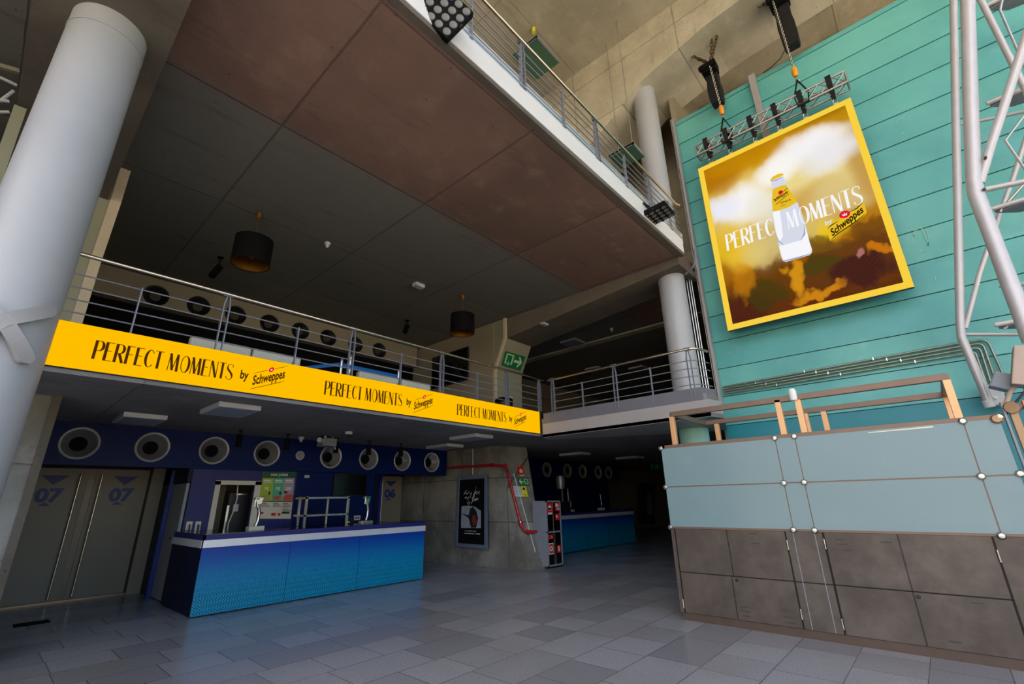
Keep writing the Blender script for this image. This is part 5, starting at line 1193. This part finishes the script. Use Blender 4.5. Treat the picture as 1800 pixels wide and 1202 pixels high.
# conduits beside column two
vc = []
for i, (xa, ya_, xb, yb_) in enumerate(((1207,486,1234,676),(1212,486,1239,680),(1217,490,1243,684))):
    a = P(xa, ya_, X=9.95+.04*i); b = P(xb, yb_, X=9.95+.04*i); a.y = b.y = (a.y+b.y)/2
    tag(MB().tube([Vector((a.x,a.y,6.42)), Vector((b.x,b.y,3.33))], .016, 10).build('conduit_pipe', M['chrome'], loc=b, smooth=True), 'vertical steel conduit beside the silver column, %s counting from column' % ordn[i], 'conduit', 'vertical conduits beside the column')
pts = [P(1222,437,X=9.3), P(1222,466,X=9.3), P(1205,482,X=9.4)]
tag(MB().tube(curve(pts, 10), .03, 12).build('conduit_pipe', M['dgrey'], loc=pts[2], smooth=True), 'thick dark cable curving round the end of the upper slab', 'cable')
def boxat(name, px_, X_, size, label, cat, m, tilt=0):
    c = P(*px_, X=X_); sx, sy, sz = size; root = thing(name, label, cat, c); R = Matrix.Rotation(tilt, 3, 'X')
    f = lambda x, y, z: c+R@Vector((x, y, z))
    MB().hexa([f(-sx,-sy,-sz),f(sx,-sy,-sz),f(sx,sy,-sz),f(-sx,sy,-sz)], [f(-sx,-sy,sz),f(sx,-sy,sz),f(sx,sy,sz),f(-sx,sy,sz)]).build('housing', M[m], root, bevel=.015)
    return root, c, f
r, c, f = boxat('junction_box', (1748,695), 10.12, (.10,.10,.16), 'grey junction box where three conduits end above the kiosk', 'junction box', 'graint', .1); MB().tube([f(-.1,0,-.05), f(-.13,0,-.05)], .02, 8).build('gland', M['whitesign'], r)
r, c, f = boxat('floodlight', (1764,672), 9.0, (.12,.12,.11), 'angular grey floodlight housing beside the conduits', 'floodlight', 'cab', .5)
MB().tube([f(-.05,-.1,.02), f(-.05,-.26,.06)], .07, 12).build('swivel', M['cab'], r, smooth=True); MB().box(c.x-.05, c.x+.05, c.y-.24, c.y-.16, c.z-.16, c.z-.04).build('dark_slot', M['black'], r)
r, c, f = boxat('equipment_box', (1806,645), 8.8, (.12,.14,.26), 'peach-grey rounded equipment box at the picture edge', 'box', 'peach', .3)
mb = MB().tube([P(1765,760-40,X=8.9), P(1775,690,X=8.9), P(1800,660,X=8.9)], .03, 10); tag(mb.build('support_tube', M['peach'], loc=P(1765,720,X=8.9), smooth=True), 'peach-grey slanting support tube under the equipment box', 'tube')
# ================================================================== tubular roof truss
tt = thing('tube_truss', 'slender tubular steel truss rising in front of the teal wall', 'truss', P(1742,716,X=9.3))
def PX(X_, *pp): return [P(x, y, X=X_) for x, y in pp]
MB().tube(PX(9.3,(1741,714),(1727,680),(1690,592),(1688,565),(1684.5,400),(1680,200),(1676.5,20),(1674,-120)), .054, 20).build('chord_tube', M['truss'], tt, smooth=True)
MB().lathe([(0,0),(.06,0),(.064,.05),(.06,.1),(0,.1)], P(1741,716,X=9.3), (0,.1,1), 20).build('end_cap', M['lightbody'], tt, smooth=True)
for pp, rr in ((((1697,577),(1722,480),(1754,385),(1780,316),(1806,235)), .033), (((1694,587.5),(1830,588)), .026), (((1690,218),(1725,212),(1830,190)), .026)): MB().tube(PX(9.3,*pp), rr, 14).build('brace_tube', M['truss'], tt, smooth=True)
t2 = thing('tube_truss', 'thick tubular steel truss with forked node at the picture edge', 'truss', P(1712,335,X=7.4))
MB().tube(PX(7.4,(1697,-100),(1701,0),(1706,180),(1712,318),(1716,342),(1745,418),(1772,490),(1814,600)), [.072,.074,.076,.078,.078,.076,.078,.08], 28).build('chord_tube', M['truss'], t2, smooth=True)
for pp, rr in ((((1722,322),(1742,255),(1780,140),(1830,-20)), .048), (((1728,334),(1830,313)), .034)): MB().tube(PX(7.4,*pp), rr, 20).build('brace_tube', M['truss'], t2, smooth=True)
MB().tube(PX(8.6,(1714,-20),(1745,42),(1800,152),(1840,240)), .040, 18).build('brace_tube', M['truss'], t2, smooth=True)
mb = MB()
for x, y in ((1732,277),(1730,332.5)): c = P(x, y, X=7.33); mb.lathe([(0,-.012),(.016,-.012),(.016,.02)], c, (1,0,0), 12)
mb.build('bolt_hole', M['black'], t2)
def rod(X_, pp, r, lab):
    p = PX(X_, *pp); tag(MB().tube(p, r, 8).build('tie_rod', M['alu'], loc=p[0], smooth=True), lab, 'tie rod', 'thin tie rods of the roof truss')
rod(8.3, ((1764,-10),(1758,18),(1790,92),(1812,140)), .016, 'thin tie rod at the top, crossing the diagonal tube'); rod(8.3, ((1810,190),(1767,247),(1812,312)), .016, 'thin bent tie rod just above the forked node')
rod(8.9, ((1757,372),(1776,350),(1812,310)), .02, 'thin tie rod rising from the third louvre tip'); rod(8.9, ((1764,578),(1780,566),(1812,540)), .022, 'thin tie rod rising from the lowest louvre tip'); rod(8.9, ((1660+96,502),(1830,497)), .03, 'short horizontal rod behind thick tube'); rod(9.3, ((1744,8),(1750,-12)), .02, 'short rod on the topmost louvre')
# louvre blades seen from below
def louvre(tip, a, b, lab, X_=8.9):
    t = P(*tip, X=X_); e = P(*a, X=X_); g = P(*b, X=X_)
    h = t.z; 
    pts = [t, t+Vector((-.05,-.25,.02)), t+Vector((-.05,-2.2,.0)), t+Vector((1.0,-2.2,.0)), t+Vector((.9,-.75,.0)), t+Vector((.30,-.70,.0)), t+Vector((.22,-.25,0))]
    r = thing('louvre_blade', lab, 'louvre', t, 'grey louvre blades of the facade')
    MB().prism(pts, (0,0,.05)).build('blade', M['dgrey'], r, bevel=.01)
    MB().tube([t+Vector((-.05,.03,.06)), t+Vector((-.07,-2.2,.06))], .035, 12).build('edge_tube', M['truss'], r, smooth=True)
louvre((1734,20), 0 and 0 or (1800,10), (1800,30), 'grey louvre blade at the very top beside the thick tube'); louvre((1741,189), (1800,180), (1800,200), 'grey louvre blade second from the top'); louvre((1749,375), (1800,372), (1800,388), 'grey louvre blade beside the forked tube node'); louvre((1756,579), (1800,578), (1800,590), 'lowest grey louvre blade above the conduits')
# chalk scribbles on the cladding
mb = MB(); fz = lambda u, v, off=0.0: Vector((10.298-off, u, v))
def QX(x, y): v = P(x, y, X=10.30); return (v.y, v.z)
for st_ in ([(1604,424),(1608,405),(1613,402),(1606,415)], [(1618,398),(1624,410),(1632,428),(1628,440),(1614,446)], [(1628,402),(1633,418),(1631,432)], [(1645,485),(1643,497),(1650,488)], [(1575,214),(1590,205)], [(1584,237),(1590,232)], [(1274,623),(1286,619)], [(1616,444),(1622,440)]):
    put(mb, ribbon([QX(*p) for p in st_], .012), fz, 1, 1, 0, 0, 0, .004)
mb.v = mb.v; o = mb.build('wall_chalk_marks', plain('pale_scratch', (150,205,190), .7, var=.1)); o['kind'] = 'structure'
# green panels hung over the upper gallery
def hung(x0, x1, y0, y1, z, lab):
    r = thing('hung_panel', lab, 'panel', ((x0+x1)/2,(y0+y1)/2,z), 'green panels hung from the upper ceiling')
    MB().box(x0, x1, y0, y1, z, z+.05).build('board', M['panel'], r); MB().box(x0, x0+.03, y0-.02, y1, z-.01, z+.06).box(x0, x1, y0-.02, y0+.01, z-.01, z+.06).build('edge', M['cab'], r)
    MB().tube([(x0+.1,y0+.05,z+.05),(x0+.1,y0+.05,13.7)], .01, 6).tube([(x1-.1,y1-.05,z+.05),(x1-.1,y1-.05,13.7)], .01, 6).build('rod', M['alu'], r)
hung(7.05, 8.06, 5.2, 6.05, 13.0, 'green hung panel seen above the middle of the upper railing')
hung(8.5, 9.1, 3.6, 4.25, 9.5, 'dark green hung panel seen beside the round upper column')
c = P(938,52,Z=13.65); tag(MB().tube([c+Vector((0,0,.05)), c-Vector((0,0,.12))], .05, 12).build('ceiling_hook', M['yellow'], loc=c), 'small yellowish hook on the upper ceiling above green panel', 'hook')
# floor grate and debris
a = P(22,1099,Z=0); b = P(88,1093,Z=0)
struct(MB().box(a.x, b.x+.0, min(a.y,b.y)-.05, max(a.y,b.y)+.07, 0, .004).build('trim_21', M['matte']))
